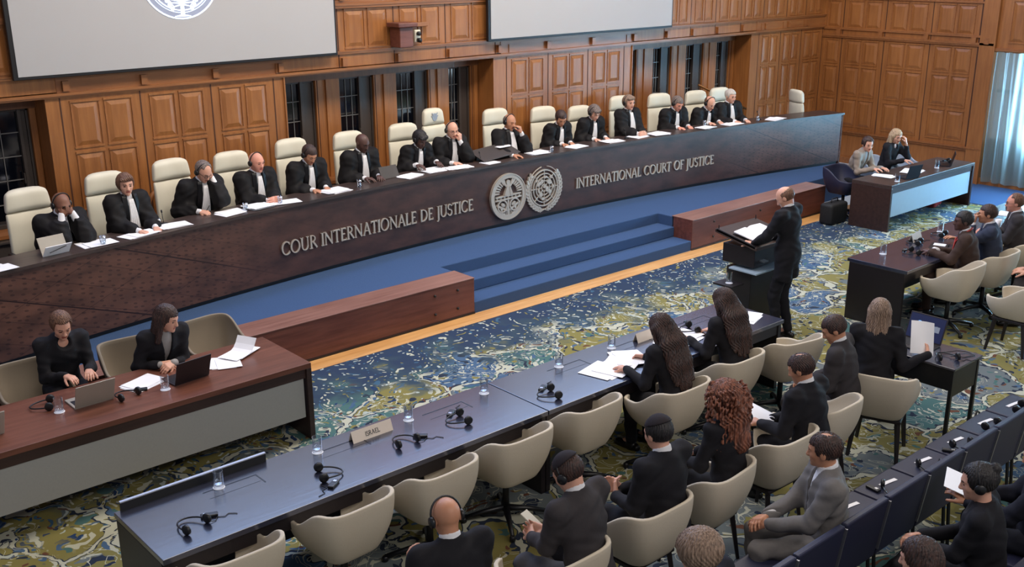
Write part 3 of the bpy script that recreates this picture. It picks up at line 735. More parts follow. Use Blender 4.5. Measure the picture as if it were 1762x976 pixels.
# ------------------------------------------------------------------ tables
def slots(t, L, ys, top, flip=False):
    for x in L:
        m = MB(); m.box(x-.20, x+.20, ys, ys+.011, top-.001, top+.0015).box(x+.19, x+.20, ys-.14, ys, top-.001, top+.0015); m.box(x-.20, x+.18, ys-.10, ys-.097, top-.001, top+.001)
        m.build('cable_flap_slot', 'black', t)
def long_table(name, x0, x1, y0, y1, label, top='table_dark', panel='black_wood', front='rear', slots_x=(), endwall=True):
    t = thing(name, label, 'table', (x0, y0, 0)); w, d = x1-x0, y1-y0
    MB().box(0, w, 0, d, .70, .74).build('tabletop', top, t, bevel=.004)
    MB().box(.0, .045, .03, d-.03, 0, .70).build('end_panel', panel, t, bevel=.003)
    MB().box(w-.045, w, .03, d-.03, 0, .70).build('end_panel', panel, t, bevel=.003)
    MB().box(.045, w-.045, d-.10, d-.07, .10, .70).build('modesty_panel', panel, t)
    MB().box(.045, w-.045, .04, .06, .58, .70).build('apron', panel, t)
    slots(t, slots_x, d-.16, .74)
    return t
long_table('long_table', 2.05, 5.245, 5.52, 6.28, 'near half of the long dark table with the country name plate on it', slots_x=(.75, 1.62, 2.6))
long_table('long_table', 5.255, 8.45, 5.52, 6.28, 'far half of the long dark table where two long-haired women sit', slots_x=(.75, 1.6, 2.5))
long_table('long_table', 10.83, 14.0, 5.52, 6.28, 'dark table on the right where the man in the brown jacket sits', slots_x=())
long_table('long_table', 14.01, 17.2, 5.52, 6.28, 'dark table at the right edge beyond the brown-jacketed man, shining with window light', slots_x=())
t = thing('table_edge_screen', 'low black upright strip with a silver top along the rear edge of the near table', 'screen', (2.09, 6.255, .74))
MB().box(0, 1.06, 0, .018, 0, .062).build('panel', 'black', t); MB().box(0, 1.06, -.002, .022, .062, .07).build('top_edge', 'silver', t)
def registry(x0, x1, y0, y1, label, top, panel):
    t = thing('registry_desk', label, 'desk', (x0, y0, 0)); w, d = x1-x0, y1-y0
    MB().box(0, w, 0, d, .69, .74).build('desktop', top, t, bevel=.004)
    MB().box(0, .05, .0, d, 0, .69).build('end_panel', 'walnut', t, bevel=.003); MB().box(w-.05, w, .0, d, 0, .69).build('end_panel', 'walnut', t, bevel=.003)
    MB().box(.05, w-.05, .02, .045, .60, .69).build('apron', 'walnut', t)
    MB().box(.07, w-.07, .03, .05, .22, .635).build('modesty_panel', panel, t, bevel=.003)
    MB().box(.05, w-.05, d-.1, d-.07, .5, .69).build('rear_rail', 'black_wood', t)
    return t
registry(-.6, 4.38, 7.68, 8.56, 'brown wooden desk at left with grey modesty panel where two women work', 'desk_brown', 'metal_grey')
registry(14.78, 17.5, 7.94, 8.62, 'dark wooden desk at right with pale blue modesty panel below the window wall', 'walnut_top', 'bluegrey')

# lectern
t = thing('lectern', 'dark wooden lectern with sloping top where the bald man stands', 'lectern', (9.42, 6.58, 0))
m = MB(); m.box(0, .76, 0, .58, 1.02, 1.06); m.v = [(x, y, z+y*.20) for x, y, z in m.v]; m.build('sloping_top', 'walnut_top', t, bevel=.004)
uc = MB().box(.06, .70, .06, .50, .80, 1.02).build('upper_case', 'black_wood', t, bevel=.004)
m = MB(); m.box(-.0, .015, .02, .56, 1.06, 1.09); m.v = [(x, y, z+y*.20-.02) for x, y, z in m.v]; m.build('side_lip', 'black', t)
MB().box(.0, .76, -.02, .36, .745, .765).build('shelf', 'bluegrey', t, bevel=.003)
MB().box(.10, .66, .12, .46, .05, .745).build('pedestal', 'black_wood', t, bevel=.004)
MB().box(.04, .72, .06, .54, 0, .05).build('foot', 'black_wood', t, bevel=.004)
MB().box(.16, .24, -.004, .06, .86, .875).build('drawer_pull', 'silver', uc)
for px in (.03, .73): MB().tube([(px, .55, 1.16), (px, .55, 1.22)], .006, 6).build('microphone_stub', 'black', t)

# laptop table
t = thing('side_table', 'small black table carrying the open laptop', 'table', (8.45, 3.77, 0))
MB().box(0, .52, 0, .98, .72, .74).build('tabletop', 'table_dark', t, bevel=.003)
MB().box(.02, .50, .02, .04, .46, .72).build('front_apron', 'black', t); MB().box(.02, .035, .02, .96, .52, .72).build('side_apron', 'black', t)
for a, b_ in ((.03, .03), (.49, .03), (.03, .95), (.49, .95)): MB().box(a-.015, a+.015, b_-.015, b_+.015, 0, .72).build('leg', 'black', t)

# tub chairs: row at the long table (swivel bases)
CH = [(2.42, 5.42, 0, 'beige tub chair at the very bottom left, cut by the frame edge'),
      (3.24, 5.42, .05, 'empty beige tub chair second from left along the near table'),
      (3.97, 5.42, .05, 'empty beige tub chair third from left, behind the bald man'),
      (4.73, 5.45, .02, 'empty beige tub chair fourth from left along the near table'),
      (5.52, 5.47, .03, 'empty beige tub chair just left of the woman writing at the table'),
      (6.33, 5.22, .0, 'beige tub chair of the long-haired woman writing at the table'),
      (7.2, 5.30, .0, 'beige tub chair of the long-haired woman beside the table end'),
      (7.98, 5.20, -.2, 'empty beige tub chair at the table end beside the standing man')]
for x, y, rz, lb in CH: tub_chair((x, y, 0), rz, lb, group='tub chairs along the long table')
CH2 = [(3.08, 4.02, 0, 'beige tub chair of the bald man at the bottom edge'),
       (3.88, 4.05, 0, 'beige tub chair of the man holding a phone, bottom centre'),
       (4.70, 4.08, 0, 'beige tub chair of the man with the black skullcap'),
       (5.40, 4.08, .1, 'beige tub chair of the woman with curly red hair'),
       (6.20, 4.10, -.02, 'beige tub chair of the balding man with papers on his lap'),
       (6.95, 4.18, .0, 'beige tub chair of the dark-haired man right of the balding man')]
for x, y, rz, lb in CH2: tub_chair((x, y, 0), rz, lb, base='legs', group='tub chairs in the second row')
tub_chair((7.92, 4.14, 0), -PI/2+.35, 'beige tub chair of the woman holding a sheet by the laptop', base='legs', group='tub chairs in the second row')
for x, y, rz, lb in ((11.35, 5.25, 0, 'beige tub chair of the man in the brown jacket'), (12.15, 5.22, 0, 'beige tub chair of the man in the grey suit with hand on chin'), (12.95, 5.2, 0, 'beige tub chair at the right edge under the man with glasses')):
    tub_chair((x, y, 0), rz, lb, group='tub chairs at the right-hand table')
tub_chair((11.25, 4.42, 0), 0, 'empty beige tub chair with black legs at the right edge of the picture', base='legs')
tub_chair((12.25, 4.40, 0), .3, 'beige tub chair beyond the right edge under the cross-legged man', base='legs')
# chairs at the registry desks
tub_chair((2.42, 9.0, 0), PI, 'taupe chair behind the woman in black at the silver laptop', col='taupe')
tub_chair((3.30, 8.93, 0), PI-.1, 'taupe chair of the dark-haired woman at the black laptop', col='taupe')
tub_chair((4.08, 8.98, 0), PI+.1, 'empty taupe chair at the right end of the left desk', col='taupe')
tub_chair((1.50, 8.85, 0), PI, 'taupe chair at the left edge of the picture', col='taupe')
tub_chair((15.2, 9.0, 0), PI, 'dark grey chair of the woman in the beige blazer', col='linoleum')
tub_chair((16.3, 9.05, 0), PI, 'chair of the blonde woman at the right desk', col='water')
tub_chair((17.05, 9.0, 0), PI, 'empty pale chair at the right desk beside the blonde woman', col='water')
# row of linked black seats
for i in range(9):
    x = 4.56+.52*i
    lb = {0: 'linked black seat at the bottom edge, leftmost of its row', 1: 'linked black seat at the bottom edge beside the man in grey', 2: 'linked black seat of the man in the grey suit, lower right',
          3: 'empty linked black seat right beside the man in grey', 4: 'empty linked black seat, second right of the man in grey', 5: 'empty linked black seat, third right of the man in grey',
          6: 'empty linked black seat, fourth right of the man in grey', 7: 'empty linked black seat near the right edge, fifth right of the man in grey', 8: 'empty linked black seat cut by the right edge of the picture'}[i]
    axle_seat(x, 2.98, lb)
for x, lb in ((4.9, 'linked black seat under the brown-haired person at the bottom edge'), (5.75, 'linked black seat of the woman with a hair bun'), (6.5, 'linked black seat of the person with a phone at the right edge')):
    axle_seat(x, 2.05, lb)

# judges' chairs on the curved floor, each turned to the centre of the arc
def bench_rz(x): return PI+math.atan(dxa(x))
JC = [(3.28, 1.89, 'of the bald judge resting his mouth on his hands'), (4.15, 1.91, 'of the brown-haired woman judge'), (4.98, 1.93, 'of the judge holding his forehead'), (5.76, 1.90, 'of the bald judge with folded hands'),
      (6.66, 1.94, 'of the dark-haired judge reading with a headset'), (7.55, 1.92, 'of the bald judge looking at a tablet'), (8.46, 1.92, 'of the woman judge turning pages'), (9.04, 2.06, 'PRES'),
      (10.19, 1.95, 'of the judge leaning his cheek on his hand'), (11.12, 1.89, 'of the dark-haired woman judge right of the cheek-leaning judge'), (11.9, 1.83, 'of the grey-brown haired woman judge with both hands on papers'), (12.78, 1.91, 'of the upright blond woman judge with lace collar'),
      (13.63, 1.88, 'of the brown-haired judge right of the blond one'), (14.49, 1.86, 'of the balding judge second from the right'), (15.07, 1.87, 'of the white-haired judge at the right'), (16.87, 1.76, 'EMPTY')]
for x, zt, who in JC:
    y = arc(x)+.70
    if who == 'PRES': o = judge_chair((x, y, .62), bench_rz(x), 'tallest cream judge chair with an embroidered crest on its headrest', top=zt-.62+.02, crest=True, w=.22)
    elif who == 'EMPTY': o = judge_chair((x+.05, y-.05, .62), -PI/2-.35, 'empty cream high-backed chair alone at the right end of the bench', top=zt-.62, w=.21)
    else: o = judge_chair((x, y, .62), bench_rz(x)+rnd.uniform(-.12, .05), 'cream high-backed chair '+who, top=zt-.62+.01)
    o['group'] = 'high-backed judge chairs behind the bench'
# old wooden chair behind the brown-haired judge
t = thing('wooden_chair', 'small brown wooden chair with curved top rail by the wall behind the brown-haired judge', 'chair', (5.0, 11.80, .62), PI)
m = MB(); m.tube([(-.2, -.18, .45), (-.2, -.2, .75), (-.12, -.2, .86), (0, -.2, .89), (.12, -.2, .86), (.2, -.2, .75), (.2, -.18, .45)], .03, 8); m.build('back_frame', 'oak_rail', t, smooth=True)
MB().box(-.14, .14, -.215, -.19, .5, .84).build('splat', 'oak', t, bevel=.008); MB().box(-.22, .22, -.2, .2, .42, .46).build('seat', 'oak_rail', t, bevel=.01)
for a in (-1, 1):
    for b_ in (-1, 1): MB().box(a*.18-.02, a*.18+.02, b_*.17-.02, b_*.17+.02, 0, .42).build('leg', 'oak_rail', t)
# ------------------------------------------------------------------ people: smooth implicit figures meshed with surface nets
f32 = np.float32
class Sdf:
    def __init__(s, lo, hi, h):
        s.h = h; s.lo = np.array(lo, float); n = np.ceil((np.array(hi)-s.lo)/h).astype(int)+1
        s.ax = [(s.lo[i]+h*np.arange(n[i])).astype(f32) for i in range(3)]; s.d = np.full(tuple(n), 9, f32)
    def blk(s, lo, hi):
        sl = []
        for i in range(3):
            a = int(max(0, math.floor((lo[i]-s.lo[i])/s.h))); b = int(min(len(s.ax[i]), math.ceil((hi[i]-s.lo[i])/s.h)+1))
            if b <= a: return None
            sl.append(slice(a, b))
        return tuple(sl), s.ax[0][sl[0]][:, None, None], s.ax[1][sl[1]][None, :, None], s.ax[2][sl[2]][None, None, :]
    def put(s, sl, v, k, sub=False):
        c = s.d[sl]
        if sub:
            v = -v; h = np.clip(.5-.5*(c-v)/k, 0, 1); s.d[sl] = c*(1-h)+v*h+k*h*(1-h)
        else:
            h = np.clip(.5+.5*(c-v)/k, 0, 1); s.d[sl] = c*(1-h)+v*h-k*h*(1-h)
    def cap(s, a, b, ra, rb=None, k=.02, sub=False):
        rb = ra if rb is None else rb; a = np.array(a, float); b = np.array(b, float); m = max(ra, rb)+k+3*s.h
        q = s.blk(np.minimum(a, b)-m, np.maximum(a, b)+m)
        if q is None: return
        sl, X, Y, Z = q; v = b-a; L = float(v@v)+1e-9
        t = np.clip(((X-a[0])*v[0]+(Y-a[1])*v[1]+(Z-a[2])*v[2])/L, 0, 1)
        d = np.sqrt((X-a[0]-t*v[0])**2+(Y-a[1]-t*v[1])**2+(Z-a[2]-t*v[2])**2)-(ra+(rb-ra)*t)
        s.put(sl, d.astype(f32), k, sub)
    def loc(s, X, Y, Z, c, M):
        X, Y, Z = X-c[0], Y-c[1], Z-c[2]
        return [X*M[0][i]+Y*M[1][i]+Z*M[2][i] for i in range(3)]
    def ell(s, c, r, M=np.eye(3), k=.02, sub=False):
        c = np.array(c, float); r = np.array(r, float); m = (np.abs(np.array(M))@r)+k+3*s.h if True else 0
        q = s.blk(c-m, c+m)
        if q is None: return
        sl, X, Y, Z = q; p = s.loc(X, Y, Z, c, M)
        k0 = np.sqrt((p[0]/r[0])**2+(p[1]/r[1])**2+(p[2]/r[2])**2); k1 = np.sqrt((p[0]/r[0]**2)**2+(p[1]/r[1]**2)**2+(p[2]/r[2]**2)**2)+1e-6
        s.put(sl, (k0*(k0-1)/k1).astype(f32), k, sub)
    def box(s, c, hf, M=np.eye(3), r=.01, k=.01, sub=False):
        c = np.array(c, float); hf = np.array(hf, float); m = (np.abs(np.array(M))@(hf+r))+k+3*s.h
        q = s.blk(c-m, c+m)
        if q is None: return
        sl, X, Y, Z = q; p = s.loc(X, Y, Z, c, M); e = [np.abs(p[i])-hf[i] for i in range(3)]
        d = np.sqrt(sum(np.maximum(v, 0)**2 for v in e))+np.minimum(np.maximum(np.maximum(e[0], e[1]), e[2]), 0)-r
        s.put(sl, d.astype(f32), k, sub)
    def fn(s, lo, hi, f, k=.005, sub=False):
        q = s.blk(lo, hi)
        if q is None: return
        sl, X, Y, Z = q; s.put(sl, f(X, Y, Z).astype(f32), k, sub)
    def disp(s, f):
        s.d += f(s.ax[0][:, None, None], s.ax[1][None, :, None], s.ax[2][None, None, :]).astype(f32)
    def cut(s, n, p):      # removes the side the normal points to
        n = np.array(n, float); X, Y, Z = s.ax[0][:, None, None], s.ax[1][None, :, None], s.ax[2][None, None, :]
        s.d = np.maximum(s.d, ((X-p[0])*n[0]+(Y-p[1])*n[1]+(Z-p[2])*n[2]).astype(f32))
    def mesh(s):
        d = s.d; d[0] = 9; d[-1] = 9; d[:, 0] = 9; d[:, -1] = 9; d[:, :, 0] = 9; d[:, :, -1] = 9
        b = d < 0; nx, ny, nz = b.shape
        cnt = np.zeros((nx-1, ny-1, nz-1), np.uint8)
        for i in (0, 1):
            for j in (0, 1):
                for k in (0, 1): cnt += b[i:nx-1+i, j:ny-1+j, k:nz-1+k]
        act = (cnt > 0) & (cnt < 8); I, J, K = np.nonzero(act); N = len(I)
        if N == 0: return np.zeros((0, 3)), np.zeros((0, 4), int)
        idx = np.full(act.shape, -1, np.int32); idx[I, J, K] = np.arange(N)
        acc = np.zeros((N, 3)); c = np.zeros(N)
        cor = [(i, j, k) for i in (0, 1) for j in (0, 1) for k in (0, 1)]
        for a in range(8):
            for e in range(a+1, 8):
                A, B = cor[a], cor[e]
                if sum(abs(A[q]-B[q]) for q in range(3)) != 1: continue
                da = d[I+A[0], J+A[1], K+A[2]]; db = d[I+B[0], J+B[1], K+B[2]]; m = (da < 0) != (db < 0)
                t = np.where(m, np.clip(da/np.where(m, da-db, 1), 0, 1), 0)
                for q in range(3): acc[:, q] += np.where(m, A[q]+(B[q]-A[q])*t, 0)
                c += m
        V = (np.stack([I, J, K], 1)+acc/c[:, None])*s.h+s.lo
        F = []
        for ax_ in range(3):
            o1, o2 = [(1, 2), (2, 0), (0, 1)][ax_]
            sl0 = [slice(None)]*3; sl1 = [slice(None)]*3; sl0[ax_] = slice(0, -1); sl1[ax_] = slice(1, None)
            x = b[tuple(sl0)] != b[tuple(sl1)]; P = np.stack(np.nonzero(x), 1)
            P = P[(P[:, o1] > 0) & (P[:, o2] > 0) & (P[:, o1] < b.shape[o1]-1) & (P[:, o2] < b.shape[o2]-1)]
            inside = b[P[:, 0], P[:, 1], P[:, 2]]
            def g(a_, b_):
                Q = P.copy(); Q[:, o1] -= a_; Q[:, o2] -= b_; return idx[Q[:, 0], Q[:, 1], Q[:, 2]]
            q = np.stack([g(1, 1), g(0, 1), g(0, 0), g(1, 0)], 1); q[~inside] = q[~inside][:, ::-1]; F.append(q)
        F = np.concatenate(F); return V, F[(F >= 0).all(1)]
def link_np(name, V, F, mats, parent, mi=None):
    me = bpy.data.meshes.new(name); me.vertices.add(len(V)); me.vertices.foreach_set('co', np.ascontiguousarray(V, f32).ravel())
    me.loops.add(F.size); me.loops.foreach_set('vertex_index', F.ravel().astype(np.int32)); me.polygons.add(len(F))
    me.polygons.foreach_set('loop_start', np.arange(len(F), dtype=np.int32)*4)
    for m in mats: me.materials.append(MT[m] if isinstance(m, str) else m)
    if mi is not None: me.polygons.foreach_set('material_index', mi.astype(np.int32))
    me.polygons.foreach_set('use_smooth', [True]*len(F)); me.update(calc_edges=True)
    o = bpy.data.objects.new(name, me); C.objects.link(o); o.parent = parent; return o

def skin(name, c):
    t = NT(name); b = t.b; b.inputs['Base Color'].default_value = c; b.inputs['Roughness'].default_value = .5
    tc = t.n('ShaderNodeTexCoord'); nz = t.n('ShaderNodeTexNoise', Scale=22.0, Detail=3.0); t.l(tc.outputs['Object'], nz.inputs['Vector'])
    mx = t.n('ShaderNodeMix', data_type='RGBA'); t.l(nz.outputs[0], mx.inputs[0]); mx.inputs[6].default_value = tuple(v*.86 for v in c[:3])+(1,); mx.inputs[7].default_value = tuple(min(1, v*1.08) for v in c[:3])+(1,)
    t.l(mx.outputs[2], b.inputs['Base Color']); b.inputs['Subsurface Weight'].default_value = .08; b.inputs['Subsurface Radius'].default_value = (.01, .004, .002); return t.m
SK = {}
for n, c in (('fair', (214, 160, 136)), ('pink', (216, 150, 128)), ('tan', (190, 134, 104)), ('brown', (128, 84, 64)), ('dark', (84, 56, 48))):
    SK[n] = (skin('skin_'+n, srgb(*c)), skin('lips_'+n, srgb(int(c[0]*.80), int(c[1]*.58), int(c[2]*.58))), mat('brow_'+n, srgb(*[int(v*.42) for v in c]), .8), mat('eye_'+n, srgb(30, 24, 24), .25))
def hairmat(name, a, b_, f=90):
    t = NT(name); b = t.b; tc = t.n('ShaderNodeTexCoord'); mp = t.n('ShaderNodeMapping'); mp.inputs['Scale'].default_value = (f, f, 4); t.l(tc.outputs['Object'], mp.inputs[0])
    nz = t.n('ShaderNodeTexNoise', Scale=1.0, Detail=3.0); t.l(mp.outputs[0], nz.inputs['Vector']); r = t.n('ShaderNodeValToRGB'); r.color_ramp.elements[0].position = .35; r.color_ramp.elements[1].position = .68
    r.color_ramp.elements[0].color = srgb(*a); r.color_ramp.elements[1].color = srgb(*b_); t.l(nz.outputs[0], r.inputs[0]); t.l(r.outputs[0], b.inputs['Base Color'])
    b.inputs['Roughness'].default_value = .58; bp = t.n('ShaderNodeBump', Strength=.5, Distance=.004); t.l(nz.outputs[0], bp.inputs['Height']); t.l(bp.outputs[0], b.inputs['Normal']); return t.m
HM = {'black': hairmat('black_hair', (14, 12, 14), (38, 32, 34)), 'dkbrown': hairmat('dark_brown_hair', (32, 20, 18), (72, 46, 38)), 'brown': hairmat('brown_hair', (74, 48, 36), (122, 86, 64)),
      'grey': hairmat('grey_hair', (104, 96, 92), (160, 150, 144)), 'white': hairmat('white_hair', (160, 150, 140), (214, 206, 196)), 'blond': hairmat('blond_hair', (150, 120, 92), (206, 182, 150)),
      'red': hairmat('curly_red_hair', (72, 40, 30), (150, 92, 68), 60), 'ashblond': hairmat('ash_blond_hair', (96, 76, 62), (158, 132, 112)), 'greybrown': hairmat('grey_brown_hair', (78, 66, 62), (134, 118, 110))}
def cloth(name, c, r=.85, n=.10): return mat(name, srgb(*c), r, noise=n, scale=45, bump=.15, spec=.3)
MT['robe'] = cloth('black_judge_robe', (17, 14, 16), .75); MT['robe_band'] = cloth('black_satin_band', (10, 9, 14), .4)
MT['white_cloth'] = cloth('white_linen', (226, 224, 226), .8, .04)
MT['charcoal'] = cloth('charcoal_suit', (56, 52, 54)); MT['navy'] = cloth('navy_suit', (24, 25, 36)); MT['black_suit'] = cloth('black_suit', (25, 24, 29)); MT['grey_suit'] = cloth('grey_suit', (112, 108, 106))
MT['brown_suit'] = cloth('brown_jacket', (66, 50, 44)); MT['beige_blazer'] = cloth('beige_blazer', (146, 132, 120)); MT['trouser_grey'] = cloth('grey_trousers', (74, 74, 80)); MT['blue_grey'] = cloth('blue_grey_suit', (52, 58, 76))
MT['shoe'] = mat('black_leather_shoe', srgb(16, 14, 15), .3); MT['red_ribbon'] = mat('red_lanyard', srgb(170, 48, 40), .6); MT['skullcap'] = cloth('dark_skullcap', (36, 30, 34)); MT['grey_blouse'] = cloth('grey_blouse', (150, 146, 144))

A3 = lambda v: np.array(v, float)
def nrm(v): v = A3(v); return v/(np.linalg.norm(v)+1e-9)
def ik(a, t, l1, l2, hint):
    a, t = A3(a), A3(t); v = t-a; D = np.linalg.norm(v)
    if D > (l1+l2)*.985: t = a+v/D*(l1+l2)*.985; v = t-a; D = np.linalg.norm(v)
    D = max(D, abs(l1-l2)+.03)
    x = (l1*l1-l2*l2+D*D)/(2*D); y = math.sqrt(max(l1*l1-x*x, 0)); u = v/np.linalg.norm(v)
    h = A3(hint); h = h-(h@u)*u; h = nrm(h); return a+u*x+h*y, t
def euler(yaw, pitch, roll):   # columns: right, forward, up. yaw>0 turns to the person's left, pitch>0 looks down
    y, p, r = [math.radians(v) for v in (yaw, pitch, roll)]
    M_ = Matrix.Rotation(y, 3, 'Z') @ Matrix.Rotation(-p, 3, 'X') @ Matrix.Rotation(r, 3, 'Y'); return np.array(M_)
def hand(s, wr, d, n, side, curl=25, spread=1.0, sc=1.0, tcurl=20):
    """palm, five separate fingers; d = direction of the fingers, n = where the palm faces, side = +1 if the thumb lies along d x n"""
    d = nrm(d); n = A3(n); n = nrm(n-(n@d)*d); t = np.cross(d, n)*side
    L = [.070, .078, .073, .057]; R = [.0095, .0098, .0093, .0082]; off = [.030, .010, -.011, -.030]
    for i in range(4):
        kb = wr+(d*(.088-.006*abs(i-1.2))+t*off[i])*sc
        s.cap(wr+d*.012+t*off[i]*.55, kb, .0150*sc, .0118*sc, k=.016)
        dirn = d+t*off[i]*spread*2.2; dirn = nrm(dirn); p = kb
        for q, fr in enumerate((.46, .31, .23)):
            a = math.radians(curl*(.75 if q == 0 else 1)*(1+.08*i)); dirn = nrm(dirn*math.cos(a)+n*math.sin(a)); e = p+dirn*L[i]*fr*1.06*sc
            s.cap(p, e, R[i]*(1-.08*q)*sc, R[i]*(.92-.09*q)*sc, k=.004 if q else .006); p = e
    tb = wr+(d*.022+t*.022+n*.006)*sc; td = nrm(d*.72+t*.62+n*.35); e = tb+td*.042*sc; s.cap(tb, e, .0165*sc, .0125*sc, k=.012)
    for q, l_ in enumerate((.033, .026)):
        a = math.radians(tcurl); td = nrm(td*math.cos(a)+(d*.6-t*.45+n*.5)*math.sin(a)); p = e; e = p+td*l_*sc; s.cap(p, e, (.0118-.001*q)*sc, (.0108-.0015*q)*sc, k=.005)

def head_sdf(s, c, M, fem=False, chin=0, ears=True):
    P = lambda x, y, z: c+M@A3((x, y, z)); w_ = .94 if fem else 1.0
    s.ell(P(0, -.010, .028), (.077*w_, .097, .088), M, k=.02)
    s.ell(P(0, .030, -.012), (.062*w_, .062, .085), M, k=.03)
    s.ell(P(0, .046, -.066), (.040*w_, .040, .040), M, k=.035)
    s.ell(P(0, .076, -.094), (.018*w_, .016, .015), M, k=.02)
    for x in (-1, 1):
        s.ell(P(x*.040*w_, .052, -.022), (.022, .024, .022), M, k=.02)
        s.cap(P(x*.012, .086, .022), P(x*.044*w_, .072, .024), .010, .008, k=.012)
        s.ell(P(x*.031*w_, .098, .002), (.018, .014, .012), M, k=.010, sub=True)
        s.ell(P(x*.031*w_, .076, .001), (.013, .012, .010), M, k=.004)
        if ears: s.ell(P(x*.078*w_, -.008, -.006), (.008, .020, .031), M, k=.006)
        s.ell(P(x*.010, .096, -.032), (.009, .011, .008), M, k=.006)
    s.cap(P(0, .088, .012), P(0, .106, -.030), .0085, .0125, k=.010)
    s.cap(P(-.017, .084, -.053), P(.017, .084, -.053), .0075, .0075, k=.006); s.cap(P(-.013, .083, -.063), P(.013, .083, -.063), .0075, .0075, k=.005)
    s.box(P(0, .096, -.058), (.022, .010, .0006), M, r=.0008, k=.003, sub=True)

def hair_obj(style, c, M, h, color, parent, neck, u, w, back_down=.35, seed=0):
    """hair as its own mesh"""
    P = lambda x, y, z: c+M@A3((x, y, z))
    lo = c-.26; hi = c+.26
    if style == 'long': lo = c-A3((.26, .34, back_down+.16))
    if style in ('curly', 'curlyshort'): lo = c-A3((.27, .30, .42)); hi = c+.27
    if style in ('bob', 'shoulder'): lo = c-A3((.24, .26, .34))
    s = Sdf(lo, hi, h); rr_ = random.Random(seed+5); g = lambda X, Y, Z: s.loc(X, Y, Z, c, M)
    if style == 'fringe':
        s.ell(P(0, -.014, .020), (.083, .104, .084), M, k=.01)
        s.ell(P(0, .016, .095), (.070, .105, .075), M, k=.012, sub=True)
        s.box(P(0, .12, 0), (.2, .105, .2), M, r=.0, k=.01, sub=True); s.box(P(0, 0, -.16), (.2, .2, .10), M, r=0, k=.015, sub=True)
    elif style in ('short', 'receding', 'shortf', 'crown'):
        s.ell(P(0, -.014, .032), (.087, .107, .096), M, k=.01)
        if style == 'shortf': s.ell(P(0, -.03, .01), (.092, .10, .10), M, k=.02); s.cap(P(-.03, .07, .085), P(.05, .075, .07), .025, .022, k=.02)
        zf = .052 if style != 'receding' else .075
        s.box(P(0, .16 if style != 'receding' else .13, zf-.2), (.3, .115, .20), M, r=.0, k=.012, sub=True)
        if style == 'receding': s.ell(P(0, .09, .09), (.05, .07, .04), M, k=.02, sub=True)
        if style == 'crown': s.ell(P(0, -.035, .128), (.026, .062, .022), M, k=.02, sub=True)
        s.box(P(0, .02, -.18 if style != 'shortf' else -.20), (.3, .3, .125), M, r=0, k=.02, sub=True)
    else:
        s.ell(P(0, -.014, .034), (.090, .108, .098), M, k=.01)
        s.box(P(0, .165 if style != 'lowbun' else .15, -.16), (.3, .105, .21 if style not in ('lowbun', 'bun') else .235), M, r=.0, k=.012, sub=True)
        if style == 'bun':
            s.box(P(0, .02, -.17), (.3, .3, .12), M, r=0, k=.02, sub=True); s.ell(P(0, -.10, .09), (.036, .034, .034), M, k=.01)
        if style == 'lowbun':
            s.box(P(0, .02, -.18), (.3, .3, .12), M, r=0, k=.02, sub=True); s.ell(P(0, -.12, -.02), (.045, .038, .04), M, k=.012)
        if style in ('bob', 'shoulder'):
            zz = -.13 if style == 'bob' else -.20
            for x in (-1, 1):
                s.cap(P(x*.070, -.01, .01), P(x*.085, -.0, zz), .030, .026, k=.03)
                s.cap(P(x*.055, -.06, .0), P(x*.06, -.07, zz-.01), .04, .03, k=.03)
            s.cap(P(0, -.08, .0), P(0, -.085, zz-.01), .045, .035, k=.03)
        if style == 'long':
            top = P(0, -.075, .0); mid = A3(neck)-w*.085+u*.0
            for x in (-.075, -.038, 0, .038, .075):
                a = P(x*.95, -.07+abs(x)*.3, .01); b_ = mid+A3((x*1.25, 0, 0)); e = mid-u*(back_down*(.9+.12*math.cos(x*30)))+A3((x*1.3, -.02, 0))-w*.02
                s.cap(a, b_, .040, .045, k=.03); s.cap(b_, (b_+e)/2, .045, .046, k=.03); s.cap((b_+e)/2, e, .046, .020, k=.02)
            for x in (-1, 1): s.cap(P(x*.078, .01, .0), A3(neck)+A3((x*.10, 0, -.02))-w*.02, .024, .028, k=.03)
        if style in ('curly', 'curlyshort'):
            s.ell(P(0, -.03, .035), (.125, .13, .12), M, k=.02)
            dn = .34 if style == 'curly' else .02
            for i in range(560 if style == 'curly' else 260):
                v = 0; a = rr_.uniform(0, 2*PI)
                if style == 'curly':
                    z = .12-rr_.random()**.8*(dn+.12); R_0 = .122+.05*math.sin(min(1, (.14-z)/.3)*PI*.75)
                    p = P(0, -.03, 0)+A3((R_0*1.05*math.cos(a), R_0*.85*math.sin(a)-.01, z))
                    if (M.T@(p-c))[1] > .05 and (M.T@(p-c))[2] < .05: continue
                    s.cap(p, p+A3((rr_.uniform(-.02, .02), rr_.uniform(-.02, .02), -.018)), .0125, .008, k=.005)
                else:
                    th = rr_.uniform(0, 1.75); p = P(.10*math.sin(th)*math.cos(a), -.015+.115*math.sin(th)*math.sin(a), .03+.10*math.cos(th))
                    if (M.T@(p-c))[1] > .06 and (M.T@(p-c))[2] < .05: continue
                    s.ell(p, (.014, .014, .012), k=.006)
            if style == 'curly': s.cap(P(0, -.06, 0), A3(neck)-w*.08-u*.16, .11, .09, k=.03)
            s.ell(P(0, .12, -.04), (.07, .09, .09), M, k=.01, sub=True)
    amp = {'short': .0022, 'receding': .002, 'fringe': .002, 'long': .0042, 'curly': .004, 'curlyshort': .003}.get(style, .003)
    def dsp(X, Y, Z):
        p = g(X, Y, Z); a = np.arctan2(p[0], p[1]+.02)
        return amp*(np.sin(a*34+7*np.sin(p[2]*30+seed)+0*X)+.7*np.sin(a*57+p[2]*60+seed))
    s.disp(dsp)
    V, F = s.mesh(); return link_np('hair', V, F, [HM[color]], parent)

